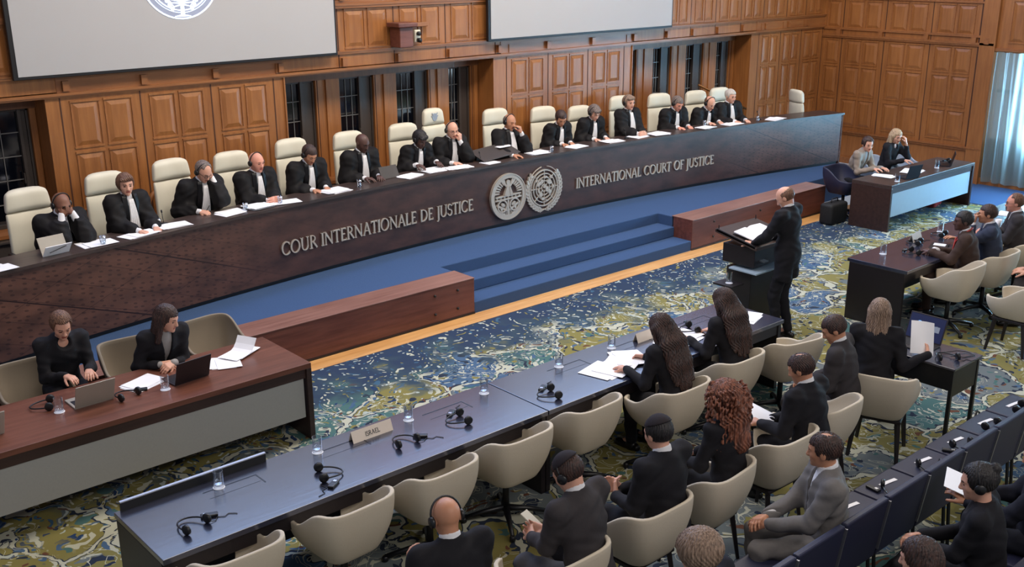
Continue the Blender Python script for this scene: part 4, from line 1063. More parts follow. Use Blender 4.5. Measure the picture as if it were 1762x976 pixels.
def headset_on(c, M, parent, col='black'):
    P = lambda x, y, z: Vector(c+M@A3((x, y, z)))
    m = MB(); pts = [P(.094*math.cos(a), -.005, .02+.103*math.sin(a)) for a in [PI*i/14 for i in range(15)]]; m.tube(pts, .006, 6); hb = m.build('headset_band', col, parent, smooth=True)
    for sx in (-1, 1):
        m = MB(); R = Matrix(M.tolist())@Matrix.Rotation(PI/2, 3, 'Y'); m.lathe([(.030, -.012), (.034, -.004), (.034, .008), (.022, .014)], P(sx*.092, -.005, -.004), 14, R=R); m.build('headset_ear_cup', col, hb, smooth=True)

def person(label, head, rz, floor=0, lean=10, hd=(0, 10, 0), hands=None, top='suit', cols=('charcoal', 'charcoal'), sk='fair', hair=('short', 'dkbrown'), headset=False, fem=False,
           legs='sit', h=.006, chair_h=.46, twist=0, stand=False, group=None, extra=None, side=0, down=.34, feet=None, seed=1, tie=None, glasses=False):
    th = math.radians(lean); u = A3((math.sin(math.radians(side)), math.sin(th), math.cos(th))); u = nrm(u); rx = nrm(np.cross([0, 1, 0], u)); rx = A3((1, 0, 0)) if abs(rx[0]) < .5 else rx*np.sign(rx[0])
    w_ = nrm(np.cross(u, rx)); tw = math.radians(twist); rxt = rx*math.cos(tw)+w_*math.sin(tw); wt = nrm(np.cross(u, rxt))
    hip = A3((0, 0, .93 if stand else chair_h+.09)); HM_ = euler(*hd)
    nd = nrm(u*.75+A3((0, .12, .45))+HM_[:, 2]*.35)
    def hc(sc): nb = hip+u*.50*sc; return nb, nb+nd*.135+HM_[:, 1]*.022
    zt = head[2]-floor; sc = 1.0
    for _ in range(12):
        nb, c = hc(sc); top_z = c[2]+max((HM_@A3((0, -.01, .118)))[2], .09); sc += (zt-top_z)/.5/max(u[2], .5); sc = min(1.16, max(.84, sc))
    nb, c = hc(sc)
    cr, sr = math.cos(rz), math.sin(rz); off = c; root = (head[0]-(cr*off[0]-sr*off[1]), head[1]-(sr*off[0]+cr*off[1]), floor)
    t = thing('person', label, 'person', root, rz, group)
    loc = lambda p: A3((cr*(p[0]-root[0])+sr*(p[1]-root[1]), -sr*(p[0]-root[0])+cr*(p[1]-root[1]), p[2]-floor))
    shw = .165 if fem else .195
    sh = {s_: nb-u*.045+rxt*s_*shw+wt*.0 for s_ in (-1, 1)}
    chest = nb-u*.17; belly = hip+u*.14
    # arms
    arm = {}
    hands = hands or {}
    for s_ in (-1, 1):
        q = hands.get('R' if s_ > 0 else 'L', {}); tgt = q.get('to', (s_*.14, .36, .70 if not stand else .85))
        tgt = loc(q['world']) if 'world' in q else A3(tgt)
        el, wr = ik(sh[s_], tgt, .285, .255, q.get('elbow', (s_*.28, -.25, -.9)))
        d = q.get('d'); d = nrm(wr-el) if d is None else nrm(d); n = q.get('n', (0, 0, -1)); arm[s_] = (el, wr, d, A3(n), q.get('curl', 22), q.get('sleeve', 0))
    # legs
    lg = {}
    for s_ in (-1, 1):
        hj = hip+A3((s_*.09, 0, -.01))
        f = None if feet is None else feet.get('R' if s_ > 0 else 'L')
        if stand: an = A3((s_*.09, 0.02*s_, .085)) if f is None else A3(f); kn, an = ik(hj, an, .426, .425, (0, 1, 0))
        else: an = A3((s_*.11, .42, .085)) if f is None else A3(f); kn, an = ik(hj, an, .44, .42, (s_*.1, .75, 1))
        lg[s_] = (hj, kn, an)
    pts = [c, nb, hip]+[v for a in arm.values() for v in a[:2]]+[arm[s_][1]+arm[s_][2]*.2 for s_ in (-1, 1)]+[v for a in lg.values() for v in a]
    lo = np.min(pts, 0)-.2; hi = np.max(pts, 0)+.2; hi[2] = max(hi[2], c[2]+.17); lo[2] = -.02
    # ---- body
    s = Sdf(lo, hi, h)
    s.ell(chest, (.135, .085, .16), np.stack([rxt, wt, u], 1), k=.05); s.ell(belly, (.125, .09, .15), np.stack([rx, w_, u], 1), k=.05); s.ell(hip, (.15, .10, .10), k=.05)
    s.cap(sh[-1], sh[1], .045, k=.04); s.cap(nb-u*.03, c-HM_[:, 2]*.05-HM_[:, 1]*.02, .056 if not fem else .047, .050 if not fem else .043, k=.035)
    for s_ in (-1, 1):
        el, wr, d, n, curl, _ = arm[s_]
        s.cap(sh[s_], el, .046, .036, k=.03); s.cap(el, wr, .036, .024, k=.02); hand(s, wr+d*.012, d, n, 1 if s_ < 0 else -1, curl, sc=.94 if fem else 1.02)
        hj, kn, an = lg[s_]; s.cap(hj, kn, .075, .05, k=.03); s.cap(kn, an, .05, .033, k=.02); s.cap(an, an+A3((0, .10, -.045)), .035, .025, k=.02)
    head_sdf(s, c, HM_, fem)
    V, F = s.mesh(); cen = V[F].mean(1); q = (cen-c)@HM_; x, y, z = np.abs(q[:, 0]), q[:, 1], q[:, 2]; mi = np.zeros(len(F))
    mi[(x < .022) & (z > -.071) & (z < -.048) & (y > .080)] = 1
    mi[(x > .014) & (x < .046) & (z > .018) & (z < .027) & (y > .06)] = 2
    mi[(abs(x-.031) < .0105) & (abs(z-.001) < .0052) & (y > .06)] = 3
    link_np('body', V, F, SK[sk], t, mi)
    # ---- hair
    if hair and hair[0] != 'bald': hair_obj(hair[0], c, HM_, min(h, .006), hair[1], t, nb, u, w_, down, seed)
    if headset: headset_on(c, HM_, t, 'black')
    if glasses:
        m = MB(); P = lambda x, y, z: Vector(c+HM_@A3((x, y, z)))
        for sx in (-1, 1): m.tube([P(sx*.032+.022*math.cos(a), .098, .0+.018*math.sin(a)) for a in [2*PI*i/12 for i in range(12)]], .0022, 5, closed=True); m.tube([P(sx*.054, .095, .004), P(sx*.08, .0, .004)], .002, 5)
        m.tube([P(-.01, .1, .004), P(.01, .1, .004)], .002, 5); m.build('glasses', 'black', t)
    # ---- clothes
    hj_ = max(h, .008)
    B = np.stack([rxt, wt, u], 1); Bb = np.stack([rx, w_, u], 1)
    def wr_noise(X, Y, Z): return .0042*(np.sin(X*38+3*np.sin(Z*17+seed)+0*Y)*np.sin(Z*33+2*np.sin(Y*21))+.7*np.sin(Y*47+Z*29+seed))
    def vneck(s, z0, z1, half, yk=.02, dd=.6):   # opening of jacket front, widening to the neck
        lo_ = nb-.4; hi_ = nb+.4
        def f(X, Y, Z):
            p = s.loc(X, Y, Z, nb, B); tt = (p[2]-z0)/(z1-z0)
            return np.maximum(np.maximum(np.abs(p[0])-half*np.clip(tt, 0, 2), -(p[1]-yk)), -(p[2]-z0))
        s.fn(lo_, hi_, f, .006, True)
    robe = top == 'robe'
    s = Sdf(lo-.06, hi+.06, hj_)
    pf = 0 if not fem else -.012
    s.ell(chest, (.188+pf*2, .130, .19), B, k=.06); s.ell(belly, (.172+pf*3, .135, .18), Bb, k=.06)
    s.cap(sh[-1]-u*.0, sh[1]-u*.0, .062 if not robe else .068, k=.05); s.cap(nb-u*.07, nb+u*.01, .085, .062, k=.05)
    if not stand: s.ell(hip+A3((0, .01, -.0)), (.178, .135, .13), k=.06)
    else: s.ell(hip+A3((0, 0, .04)), (.168, .122, .16), k=.06); s.cap(hip+A3((-.085, 0, .05)), hip+A3((-.095, 0, -.17)), .098, .100, k=.05); s.cap(hip+A3((.085, 0, .05)), hip+A3((.095, 0, -.17)), .098, .100, k=.05); s.cut((0, 0, -1), hip+A3((0, 0, -.22)))
    if robe:
        s.cap(hip+A3((-.06, .08, -.05)), hip+A3((-.06, .40, -.06)), .11, .10, k=.06); s.cap(hip+A3((.06, .08, -.05)), hip+A3((.06, .40, -.06)), .11, .10, k=.06)
    for s_ in (-1, 1):
        el, wr, d, n, curl, sl = arm[s_]
        if robe:
            e2 = el+(wr-el)*(.62-sl*.5); s.cap(sh[s_], el, .086, .088, k=.06); s.cap(el, e2, .086, .080, k=.05); s.cap(el+A3((0, 0, -.04)), e2+A3((0, 0, -.04)), .06, .062, k=.05); s.cap(sh[s_]-u*.05, hip+A3((s_*.15, .05, .05)), .07, .11, k=.06)
        else:
            s.cap(sh[s_], el, .070 if not fem else .058, .059 if not fem else .050, k=.05); s.cap(el, wr-(wr-el)*.02, .058 if not fem else .049, .043 if not fem else .037, k=.025)
    if robe:
        s.disp(lambda X, Y, Z: .006*np.sin((X*55+Y*20)+2.5*np.sin(Z*9+seed)+0*Z)*np.clip((nb[2]-Z)*4, 0, 1))
    s.disp(wr_noise)
    if top != 'jumper': s.fn(nb-.25, nb+.25, lambda X, Y, Z: (lambda p: np.maximum(np.sqrt(p[0]**2+(p[1]-.01)**2)-.056, -(p[2]+.045)))(s.loc(X, Y, Z, nb, Bb)), .008, True)
    if top in ('suit', 'robe', 'blouse'): vneck(s, -.34 if top != 'robe' else -.40, .04, .060 if top != 'robe' else .05)
    if top == 'jumper' and fem: s.ell(nb+w_*.10-u*.012, (.066, .07, .062), B, k=.01, sub=True)
    s.cut(nd, nb+nd*(.035 if top != 'jumper' else (.022 if fem else .03)))
    for s_ in (-1, 1):    # clean cuff
        el, wr, d, n, curl, sl = arm[s_]
    if stand:
        for s_ in (-1, 1): pass
    V, F = s.mesh(); link_np('robe' if robe else 'jacket', V, F, [cols[0]], t)
    # shirt: collar, chest and cuffs
    sh_col = 'white_cloth' if top in ('suit', 'robe') else ('grey_blouse' if top == 'blouse' else cols[0])
    if top in ('suit', 'robe', 'blouse'):
        s = Sdf(lo, hi, hj_)
        s.ell(chest, (.150+pf, .108, .17), B, k=.05); s.ell(belly, (.14+pf*2, .112, .155), Bb, k=.05); s.cap(nb-u*.06, nb+nd*.052, .078, .060 if not fem else .052, k=.04)
        s.cut(nd+w_*.25, nb+nd*.052)
        s.cap(nb-u*.0, nb+nd*.16+w_*.03, .047, .050, k=.004, sub=True)
        for s_ in (-1, 1):
            el, wr, d, n, curl, sl = arm[s_]; s.cap(wr-(wr-el)*(.16 if not robe else .75+sl), wr+(wr-el)*.03, .034 if not robe else .046, .031, k=.01)
        V, F = s.mesh(); link_np('shirt', V, F, [sh_col], t)
    if tie:
        m = MB(); q0 = nb+w_*.075-u*.035
        def TP(x, z): return Vector(nb+B@A3((x, .118+.02*math.sin(-z*6)+(-.02 if z > -.08 else 0)+(.012 if z < -.1 else 0), z)))
        pr_ = [(-.012, -.03), (.012, -.03), (.02, -.07), (.028, -.30), (0, -.34), (-.028, -.30), (-.02, -.07)]
        a = [TP(*p) for p in pr_]; b_ = [p-Vector(wt)*.008 for p in a]; n_ = len(a); m.add(a+b_, [tuple(range(n_)), tuple(range(2*n_-1, n_-1, -1))]+[(i, (i+1) % n_, n_+(i+1) % n_, n_+i) for i in range(n_)]); m.build('tie', tie, t)
    if robe:     # pleated white bib and the satin facings
        def jf(u_, v_):
            z = -.015-.335*v_; wd = .024+.038*v_; x = (2*u_-1)*wd; y = .098+.040*math.sin(min(1, v_*1.4)*PI/2)+.006*math.cos(u_*PI*9)+.02*v_
            return Vector(nb+B@A3((x, y, z)))
        m = MB(); m.grid(jf, 40, 10); m.build('white_bib', 'white_cloth', t, solid=.012, smooth=True)
        for s_ in (-1, 1):
            def bf(u_, v_, s_=s_):
                z = .03-.40*v_; x = s_*(.040+.022*v_+.050*u_); y = .085+.052*math.sin(min(1, v_*1.6)*PI/2)-.022*u_-max(0, .03-z-.0)*.0
                return Vector(nb+B@A3((x, y, z)))
            m = MB(); m.grid(bf, 8, 12); m.build('robe_facing', 'robe_band', t, solid=.01, smooth=True)
    # trousers and shoes
    if stand: pass
    tc = cols[1]; s = Sdf(lo-.05, hi+.05, hj_)
    if not (robe and h > .0065):
        s.ell(hip+A3((0, 0, -.02)), (.165, .125, .12), k=.05)
        for s_ in (-1, 1):
            hj, kn, an = lg[s_]; s.cap(hj, kn, .090, .066, k=.04); s.cap(kn, an+A3((0, 0, .02)), .066, .052, k=.03)
        s.disp(wr_noise); V, F = s.mesh(); link_np('trousers', V, F, [tc], t)
        for s_ in (-1, 1):
            hj, kn, an = lg[s_]; fd = nrm(A3((kn[0]-hj[0], kn[1]-hj[1], 0))) if not stand else A3((s_*.15, 1, 0)); fd = nrm(fd)
            q = Sdf(an-.3, an+.3, .006); b0 = an*A3((1, 1, 0))+A3((0, 0, an[2]-.085+.03)); q.cap(b0-fd*.06, b0+fd*.15, .034, .030, k=.02); q.cap(b0+fd*.06, b0+fd*.13, .040, .036, k=.02); q.cap(b0, an+A3((0, 0, .0)), .04, .042, k=.03)
            q.cut((0, 0, -1), (0, 0, an[2]-.085+.002)); V, F = q.mesh(); link_np('shoe', V, F, ['shoe'], t)
    if extra: extra(t, dict(nb=nb, u=u, w=w_, wt=wt, B=B, c=c, M=HM_, arm=arm, sh=sh, hip=hip, lg=lg, lo=lo, hi=hi))
    t['rig'] = 0; del t['rig']
    INFO[label] = dict(root=root, rz=rz, arm=arm, lg=lg, c=c, nb=nb, floor=floor); return t
INFO = {}
def wpos(label, p):
    i = INFO[label]; c_, s_ = math.cos(i['rz']), math.sin(i['rz']); return (i['root'][0]+c_*p[0]-s_*p[1], i['root'][1]+s_*p[0]+c_*p[1], i['floor']+p[2])
# ------------------------------------------------------------------ the judges
HJ = .0065
J = dict(top='robe', cols=('robe', 'black_suit'), floor=.62, h=HJ, feet=dict(L=(-.11, .22, .085), R=(.11, .22, .085)))
jy = lambda x, o=.5: arc(x)+o
def H(to, d=None, n=(0, 0, -1), curl=22, elbow=None, **k):
    r = dict(to=to, n=n, curl=curl, **k)
    if d is not None: r['d'] = d
    if elbow is not None: r['elbow'] = elbow
    return r
flat = lambda x=.13, y=.34, z=.785: dict(L=H((-x, y, z), (.35, .9, -.12)), R=H((x, y, z), (-.35, .9, -.12)))
clasp = lambda y=.36, z=.80: dict(L=H((-.045, y, z), (.75, .6, .15), (.5, -.75, -.2), 42), R=H((.045, y, z), (-.75, .6, .15), (-.5, -.75, -.2), 42))
JU = [
 (3.45, 1.89, 'bald judge in a black robe resting his mouth on folded hands, leftmost at the bench', dict(sk='brown', hair=('bald', ''), headset=True, lean=16, hd=(0, 16, 0), hands=dict(L=H((-.06, .28, 1.06), (.55, .1, .8), (.3, -.9, 0), 50, (-.22, .45, -1), sleeve=-.1), R=H((.06, .28, 1.06), (-.55, .1, .8), (-.3, -.9, 0), 50, (.22, .45, -1), sleeve=-.1)))),
 (4.18, 1.97, 'woman judge with short brown hair sitting upright, second from the left at the bench', dict(sk='fair', hair=('shortf', 'brown'), fem=True, lean=5, hd=(-18, 6, 0), hands=flat(.10, .40))),
 (5.14, 1.94, 'judge with glasses holding his forehead while writing with the other hand', dict(sk='fair', hair=('receding', 'greybrown'), glasses=True, headset=True, lean=18, hd=(6, 34, 0), hands=dict(L=H((-.10, .26, 1.12), (.3, -.1, .9), (.5, -.8, 0), 34, (-.2, .4, -1)), R=H((.16, .34, .79), (-.5, .85, -.1), (-.4, 0, -.9), 45)))),
 (5.86, 1.95, 'bald pink-faced judge with a headset and folded hands', dict(sk='pink', hair=('bald', ''), headset=True, lean=10, hd=(4, 8, 0), hands=clasp(.40, .79))),
 (6.63, 1.92, 'dark-haired judge with a headset looking down at his papers', dict(sk='tan', hair=('short', 'dkbrown'), headset=True, lean=16, hd=(0, 30, 0), hands=flat(.10, .38))),
 (7.46, 1.96, 'bald judge in a black robe looking down at a tablet', dict(sk='dark', hair=('bald', ''), lean=10, hd=(8, 22, 0), hands=dict(L=H((-.12, .32, .80), (.5, .8, 0)), R=H((.10, .30, .80), (-.4, .8, 0))))),
 (8.43, 1.88, 'black-haired woman judge with a headset turning white pages', dict(sk='dark', hair=('shortf', 'black'), headset=True, fem=True, lean=22, hd=(0, 32, 0), hands=dict(L=H((-.17, .40, .84), (.3, .9, -.1)), R=H((.17, .38, .84), (-.3, .9, -.1))))),
 (9.0, 1.95, 'bald judge with a headset touching his chin, sitting before the tallest chair', dict(sk='fair', hair=('fringe', 'grey'), glasses=True, headset=True, lean=12, hd=(-14, 12, 0), hands=dict(L=H((-.05, .27, 1.06), (.1, .0, .95), (.2, -.9, .1), 55, (-.22, .45, -1)), R=H((.16, .34, .79), (-.6, .7, 0))))),
 (10.08, 1.94, 'heavy balding judge leaning back with his cheek on his fist', dict(sk='tan', hair=('fringe', 'greybrown'), lean=-4, side=-4, hd=(2, 12, -6), headset=True, hands=dict(L=H((-.125, .17, 1.05), (.25, -.1, .9), (.5, -.8, .1), 60, (-.2, .45, -1)), R=H((.2, .33, .79), (-.6, .7, 0))))),
 (11.10, 1.88, 'dark-haired woman judge looking down with white cuffs showing, above the right emblem', dict(sk='tan', hair=('short', 'dkbrown'), fem=True, lean=20, hd=(-20, 30, 0), hands=flat(.09, .36))),
 (11.80, 1.90, 'grey-brown haired woman judge reading with both hands on her papers', dict(sk='fair', hair=('shortf', 'greybrown'), fem=True, lean=18, hd=(-8, 30, 0), headset=True, hands=flat(.12, .36))),
 (12.54, 2.03, 'upright woman judge with short blond hair and a lace collar', dict(sk='fair', hair=('shortf', 'ashblond'), fem=True, headset=True, lean=2, hd=(-8, 4, 0), hands=clasp(.34, .80))),
 (13.62, 1.88, 'brown-haired judge with a headset bowing over his papers, third from the right', dict(sk='pink', hair=('short', 'greybrown'), headset=True, lean=18, hd=(0, 28, 0), hands=flat(.12, .38))),
 (14.37, 1.82, 'balding judge with brown side hair, second from the right at the bench', dict(sk='fair', hair=('fringe', 'brown'), headset=True, lean=24, hd=(0, 30, 0), hands=flat(.12, .38))),
 (14.85, 1.91, 'white-haired judge at the right end of the seated judges', dict(sk='fair', hair=('short', 'white'), lean=6, hd=(0, 10, 0), hands=flat(.13, .36)))]
for i, (x, z, lb, kw) in enumerate(JU):
    person(lb, (x, jy(x), z), bench_rz(x), seed=i, group='judges behind the bench', **{**J, **kw})

# ------------------------------------------------------------------ registry staff
person('woman in black with pulled-back brown hair typing at the silver laptop on the left desk', (2.69, 8.93, 1.28), PI, lean=14, hd=(-4, 24, 0), top='jumper', cols=('black_suit', 'black_suit'), sk='fair', hair=('lowbun', 'brown'), fem=True, h=.0055,
       hands=dict(L=H((-.10, .42, .80), (.3, .9, 0)), R=H((.10, .42, .80), (-.3, .9, 0))))
person('dark-haired woman in a black blazer turned aside at the black laptop', (3.45, 8.50, 1.28), PI, lean=24, hd=(34, 16, 0), top='blouse', cols=('black_suit', 'black_suit'), sk='fair', hair=('shoulder', 'dkbrown'), fem=True, h=.0055, seed=4,
       hands=dict(L=H((.02, .40, .79), (.8, .5, 0), (.3, -.5, -.8), 40), R=H((.13, .36, .79), (-.8, .5, 0), (-.3, -.5, -.8), 40)))
person('person in a light top cut off by the left edge of the picture', (1.50, 8.75, 1.26), PI, lean=10, top='jumper', cols=('white_cloth', 'black_suit'), hair=('bob', 'brown'), fem=True, h=.008)
person('woman in a beige blazer with tied-up brown hair at the right desk', (15.60, 8.88, 1.28), PI, lean=26, hd=(-30, 12, 0), top='blouse', cols=('beige_blazer', 'black_suit'), sk='fair', hair=('lowbun', 'dkbrown'), fem=True, h=.007, seed=2,
       hands=dict(L=H((-.05, .55, .80), (.3, .9, 0)), R=H((.12, .50, .80), (-.3, .9, 0))))
person('blonde woman in black with a hand near her face at the right desk', (16.62, 8.95, 1.28), PI, lean=12, hd=(-20, 16, 0), top='jumper', cols=('black_suit', 'black_suit'), sk='fair', hair=('shoulder', 'blond'), fem=True, h=.007, seed=3,
       hands=dict(L=H((-.08, .30, 1.05), (.2, -.1, .9), (.3, -.9, 0), 40, (-.22, .45, -1)), R=H((.12, .40, .80), (-.3, .9, 0))))

# ------------------------------------------------------------------ the speaker
person('bald man in a dark suit standing at the lectern with his hand on his papers', (9.66, 6.42, 1.79), math.radians(12), stand=True, lean=3, hd=(10, 34, 0), top='suit', cols=('black_suit', 'black_suit'), sk='fair', hair=('fringe', 'brown'), h=.0055, seed=6,
       hands=dict(L=H((-.10, .36, 1.08), (.1, 1, .1), (0, .1, -1), 12, (-.8, -.4, -.5)), R=H((.20, .33, 1.06), (-.2, 1, .1), (0, .1, -1), 16, (.8, -.4, -.5))), feet=dict(L=(-.085, .03, .085), R=(.085, -.03, .085)))

# ------------------------------------------------------------------ front row at the long table
HF = .005
person('woman with very long dark hair writing at the long table', (6.46, 5.42, 1.28), .0, lean=18, hd=(0, 26, 0), top='jumper', cols=('black_suit', 'black_suit'), sk='fair', hair=('long', 'dkbrown'), fem=True, h=HF, down=.40, seed=8,
       hands=dict(L=H((-.20, .42, .79), (.1, 1, -.1)), R=H((.14, .50, .79), (-.3, .9, -.1), (-.5, 0, -.8), 45)))
person('woman with long dark hair sitting at the table end beside the lectern', (7.42, 5.50, 1.28), -.1, lean=16, hd=(6, 22, 0), top='jumper', cols=('black_suit', 'black_suit'), sk='fair', hair=('long', 'dkbrown'), fem=True, h=HF, down=.36, seed=9,
       hands=dict(L=H((-.22, .40, .79), (.1, 1, -.1)), R=H((.14, .42, .79), (-.3, .9, -.1))))
# ------------------------------------------------------------------ second row
lap = lambda y=.32, z=.66: dict(L=H((-.06, y, z), (.6, .75, 0), (.4, -.2, -.9), 35), R=H((.06, y, z+.01), (-.6, .75, 0), (-.4, -.2, -.9), 35))
def cap_on(t, q):
    M_, c = q['M'], q['c']; s = Sdf(c-.2, c+.2, .005); P = lambda x, y, z: c+M_@A3((x, y, z))
    s.ell(P(0, -.025, .040), (.092, .104, .099), M_, k=.01); s.box(P(0, -.02, -.16), (.3, .3, .225), M_@np.array(Matrix.Rotation(-.22, 3, 'X')), r=0, k=.006, sub=True)
    V, F = s.mesh(); link_np('skullcap', V, F, ['skullcap'], t)
person('bald man seen from behind at the bottom edge, with a headset', (3.18, 4.18, 1.29), -.2, lean=6, hd=(0, 22, 0), cols=('black_suit', 'black_suit'), sk='tan', hair=('bald', ''), headset=True, h=HF, seed=10,
       hands=dict(L=H((-.16, .26, .80), (.3, .5, .8), (.8, .3, 0), 40), R=H((.1, .3, .62))))
def phone(t, q): pass
person('man in charcoal suit, skullcap and headset looking at a white phone', (4.05, 4.08, 1.29), .12, lean=14, hd=(10, 34, 0), cols=('charcoal', 'trouser_grey'), sk='fair', hair=('short', 'dkbrown'), headset=True, h=HF, seed=11, extra=cap_on,
       hands=dict(L=H((-.08, .42, .68), (.5, .8, .1), (.5, -.3, -.6), 38), R=H((.05, .40, .68), (-.5, .8, .1), (-.5, -.3, .6), 38)))
person('man in a dark suit and black skullcap, hands together, left of the curly-haired woman', (4.88, 4.08, 1.30), .05, lean=8, hd=(-8, 14, 0), cols=('black_suit', 'black_suit'), sk='fair', hair=('short', 'black'), h=HF, seed=12, extra=cap_on,
       hands=dict(L=H((-.14, .34, .68), (.5, .6, .5), (.6, -.5, 0), 30), R=H((-.06, .36, .70), (-.3, .8, .4), (-.6, -.5, 0), 34)))
person('woman with a great mass of curly red hair seen from behind', (5.66, 4.15, 1.29), .0, lean=8, hd=(8, 14, 0), top='jumper', cols=('black_suit', 'black_suit'), sk='fair', hair=('curly', 'red'), fem=True, h=HF, seed=13,
       hands=dict(L=H((-.18, .36, .68), (.2, .9, .2)), R=H((.1, .4, .62))))
person('balding man in a dark suit holding papers on his lap in the second row', (6.59, 4.12, 1.27), .1, lean=10, hd=(8, 24, 0), cols=('black_suit', 'black_suit'), sk='tan', hair=('crown', 'dkbrown'), h=HF, seed=14,
       hands=dict(L=H((-.16, .36, .68), (.2, .9, 0)), R=H((.02, .36, .66), (-.4, .8, 0))))
person('dark-haired man in a charcoal suit looking down, seen in profile in the second row', (7.49, 4.40, 1.29), .35, lean=10, hd=(12, 30, 0), cols=('charcoal', 'charcoal'), sk='tan', hair=('short', 'dkbrown'), h=HF, seed=15, hands=lap())
person('woman with shoulder-length ash-blond hair holding a white sheet before the laptop', (8.22, 4.40, 1.28), -PI/2+.5, lean=6, hd=(-6, 12, 0), top='jumper', cols=('black_suit', 'black_suit'), sk='fair', hair=('shoulder', 'ashblond'), fem=True, h=HF, seed=16,
       hands=dict(L=H((-.14, .34, .80), (.4, .8, .2)), R=dict(world=(8.44, 4.02, .81), d=(-.1, .8, .5), n=(-.8, 0, -.3), curl=40)))
# ------------------------------------------------------------------ right-hand table
def lanyard(t, q):
    nb, B = q['nb'], q['B']; m = MB()
    pts = [(0, -.075, .045), (.06, -.05, .04), (.085, .02, .01), (.06, .12, -.09), (.02, .165, -.24), (-.02, .165, -.24), (-.06, .12, -.09), (-.085, .02, .01), (-.06, -.05, .04)]
    m.tube([Vector(nb+B@A3(p)) for p in pts], .010, 6, closed=True); m.build('red_lanyard', 'red_ribbon', t, smooth=True)
person('man in a brown jacket with a red lanyard at the right-hand table', (11.84, 5.42, 1.29), .45, lean=10, hd=(14, 2, 0), cols=('brown_suit', 'brown_suit'), sk='dark', hair=('short', 'black'), h=.006, seed=17, extra=lanyard,
       hands=dict(L=H((-.10, .44, .79), (.7, .6, 0), (.3, 0, -.9), 35), R=H((.02, .40, .79), (-.7, .5, 0), (-.3, 0, -.9), 35)))
person('dark-haired man in a blue-grey suit, hand on chin, at the right-hand table', (12.46, 5.42, 1.27), .5, lean=8, hd=(0, 2, 0), cols=('blue_grey', 'blue_grey'), sk='tan', hair=('short', 'dkbrown'), h=.0065, seed=18,
       hands=dict(L=H((-.04, .26, 1.04), (.1, -.2, .9), (.3, -.9, 0), 50, (-.22, .45, -1)), R=H((.1, .4, .79))))
person('man with glasses and receding brown hair at the right edge of the picture', (13.20, 5.42, 1.29), .5, lean=4, hd=(0, 6, 0), cols=('charcoal', 'charcoal'), sk='pink', hair=('receding', 'brown'), glasses=True, h=.0065, seed=19, hands=lap(.36, .79))
person('man sitting cross-legged in dark trousers, mostly beyond the right edge', (12.35, 4.45, 1.29), .7, lean=-4, hd=(0, 4, 0), cols=('navy', 'charcoal'), sk='fair', hair=('short', 'dkbrown'), h=.0065, seed=20,
       hands=dict(L=H((-.10, .42, .64), (.4, .9, 0)), R=H((.0, .40, .66), (-.4, .9, 0))), feet=dict(L=(-.06, .46, .085), R=(-.22, .62, .22)))
# ------------------------------------------------------------------ third and fourth row
person('man in a grey suit with thinning hair sitting in the linked black seats', (5.50, 3.22, 1.29), .75, lean=2, hd=(-22, 8, 0), cols=('grey_suit', 'grey_suit'), sk='tan', hair=('crown', 'dkbrown'), h=HF, seed=21,
       hands=dict(L=H((-.10, .38, .68), (.6, .75, 0), (.4, -.2, -.9), 38), R=H((.0, .38, .69), (-.6, .75, 0), (-.4, -.2, -.9), 38)))
person('person with curly greyish-blond hair at the bottom edge', (4.05, 3.08, 1.20), .1, lean=4, hd=(0, 12, 0), top='jumper', cols=('navy', 'black_suit'), sk='fair', hair=('curlyshort', 'ashblond'), h=HF, seed=22, hands=lap())
person('woman with her black hair in a bun, wearing a headset, lower right', (5.86, 2.38, 1.27), .3, lean=6, hd=(10, 12, 0), top='jumper', cols=('black_suit', 'black_suit'), sk='fair', hair=('bun', 'black'), headset=True, fem=True, h=HF, seed=23,
       hands=lap(.38, .66), feet=dict(L=(-.12, .50, .085), R=(-.20, .70, .25)))
person('person with smooth brown hair cut off by the bottom edge at right', (4.86, 2.22, 1.24), .2, lean=6, hd=(0, 12, 0), top='jumper', cols=('navy', 'black_suit'), sk='fair', hair=('bob', 'dkbrown'), fem=True, h=HF, seed=24, hands=lap())
person('person in a dark jumper holding a white folder at the right edge', (6.55, 2.30, 1.24), .3, lean=4, hd=(0, 20, 0), top='jumper', cols=('navy', 'navy'), sk='tan', hair=('short', 'dkbrown'), h=HF, seed=25,
       hands=dict(L=H((-.10, .44, .72), (.4, .8, .3)), R=H((.08, .44, .72), (-.4, .8, .3))))
# ------------------------------------------------------------------ small things
BT = 1.38
def sheets(x, y, z, rz, label, w=.21, d=.297, n=3, cat='papers', name='paper_stack', group=None, th=.0022, fan=.5, curl=.0):
    t = thing(name, label, cat, (x, y, z), rz, group)
    q = random.Random(int(x*977+y*131))
    for i in range(n):
        R = RZ(q.uniform(-fan, fan)*(.35 if i else 0)); ox, oy = q.uniform(-.03, .03)*min(i, 1)*2, q.uniform(-.02, .02)*min(i, 1)*2
        z0 = i*(th+.0012)
        def fn(u, v): p = R@Vector(((u-.5)*w, (v-.5)*d, 0)); return (p.x+ox, p.y+oy, z0+th/2+.0008+curl*(max(0, u-.6)**2)*2*(1 if i == n-1 else 0)+.002*math.sin(u*3+i)**2*(i == n-1))
        m = MB(); m.grid(fn, 9, 5); m.build('sheet', 'paper', t, solid=th)
    m = MB()
    if n > 0:
        zt = n*(th+.0012)+.0035
        for k in range(3): m.cur = 0
    return t
def binder(x, y, z, rz, label, w=.30, d=.24, th=.02):
    t = thing('open_binder', label, 'binder', (x, y, z), rz)
    for s_ in (-1, 1):
        def fn(u, v, s_=s_): return (s_*(.004+u*w/2), (v-.5)*d, .012+th*(1-.5*u)*math.sin(min(1, u*3+.2)*PI/2))
        MB().grid(fn, 10, 4).build('page_block', 'paper', t, solid=.012)
    MB().box(-w/2-.008, w/2+.008, -d/2-.006, d/2+.006, 0, .004).build('cover', 'black', t)
    return t
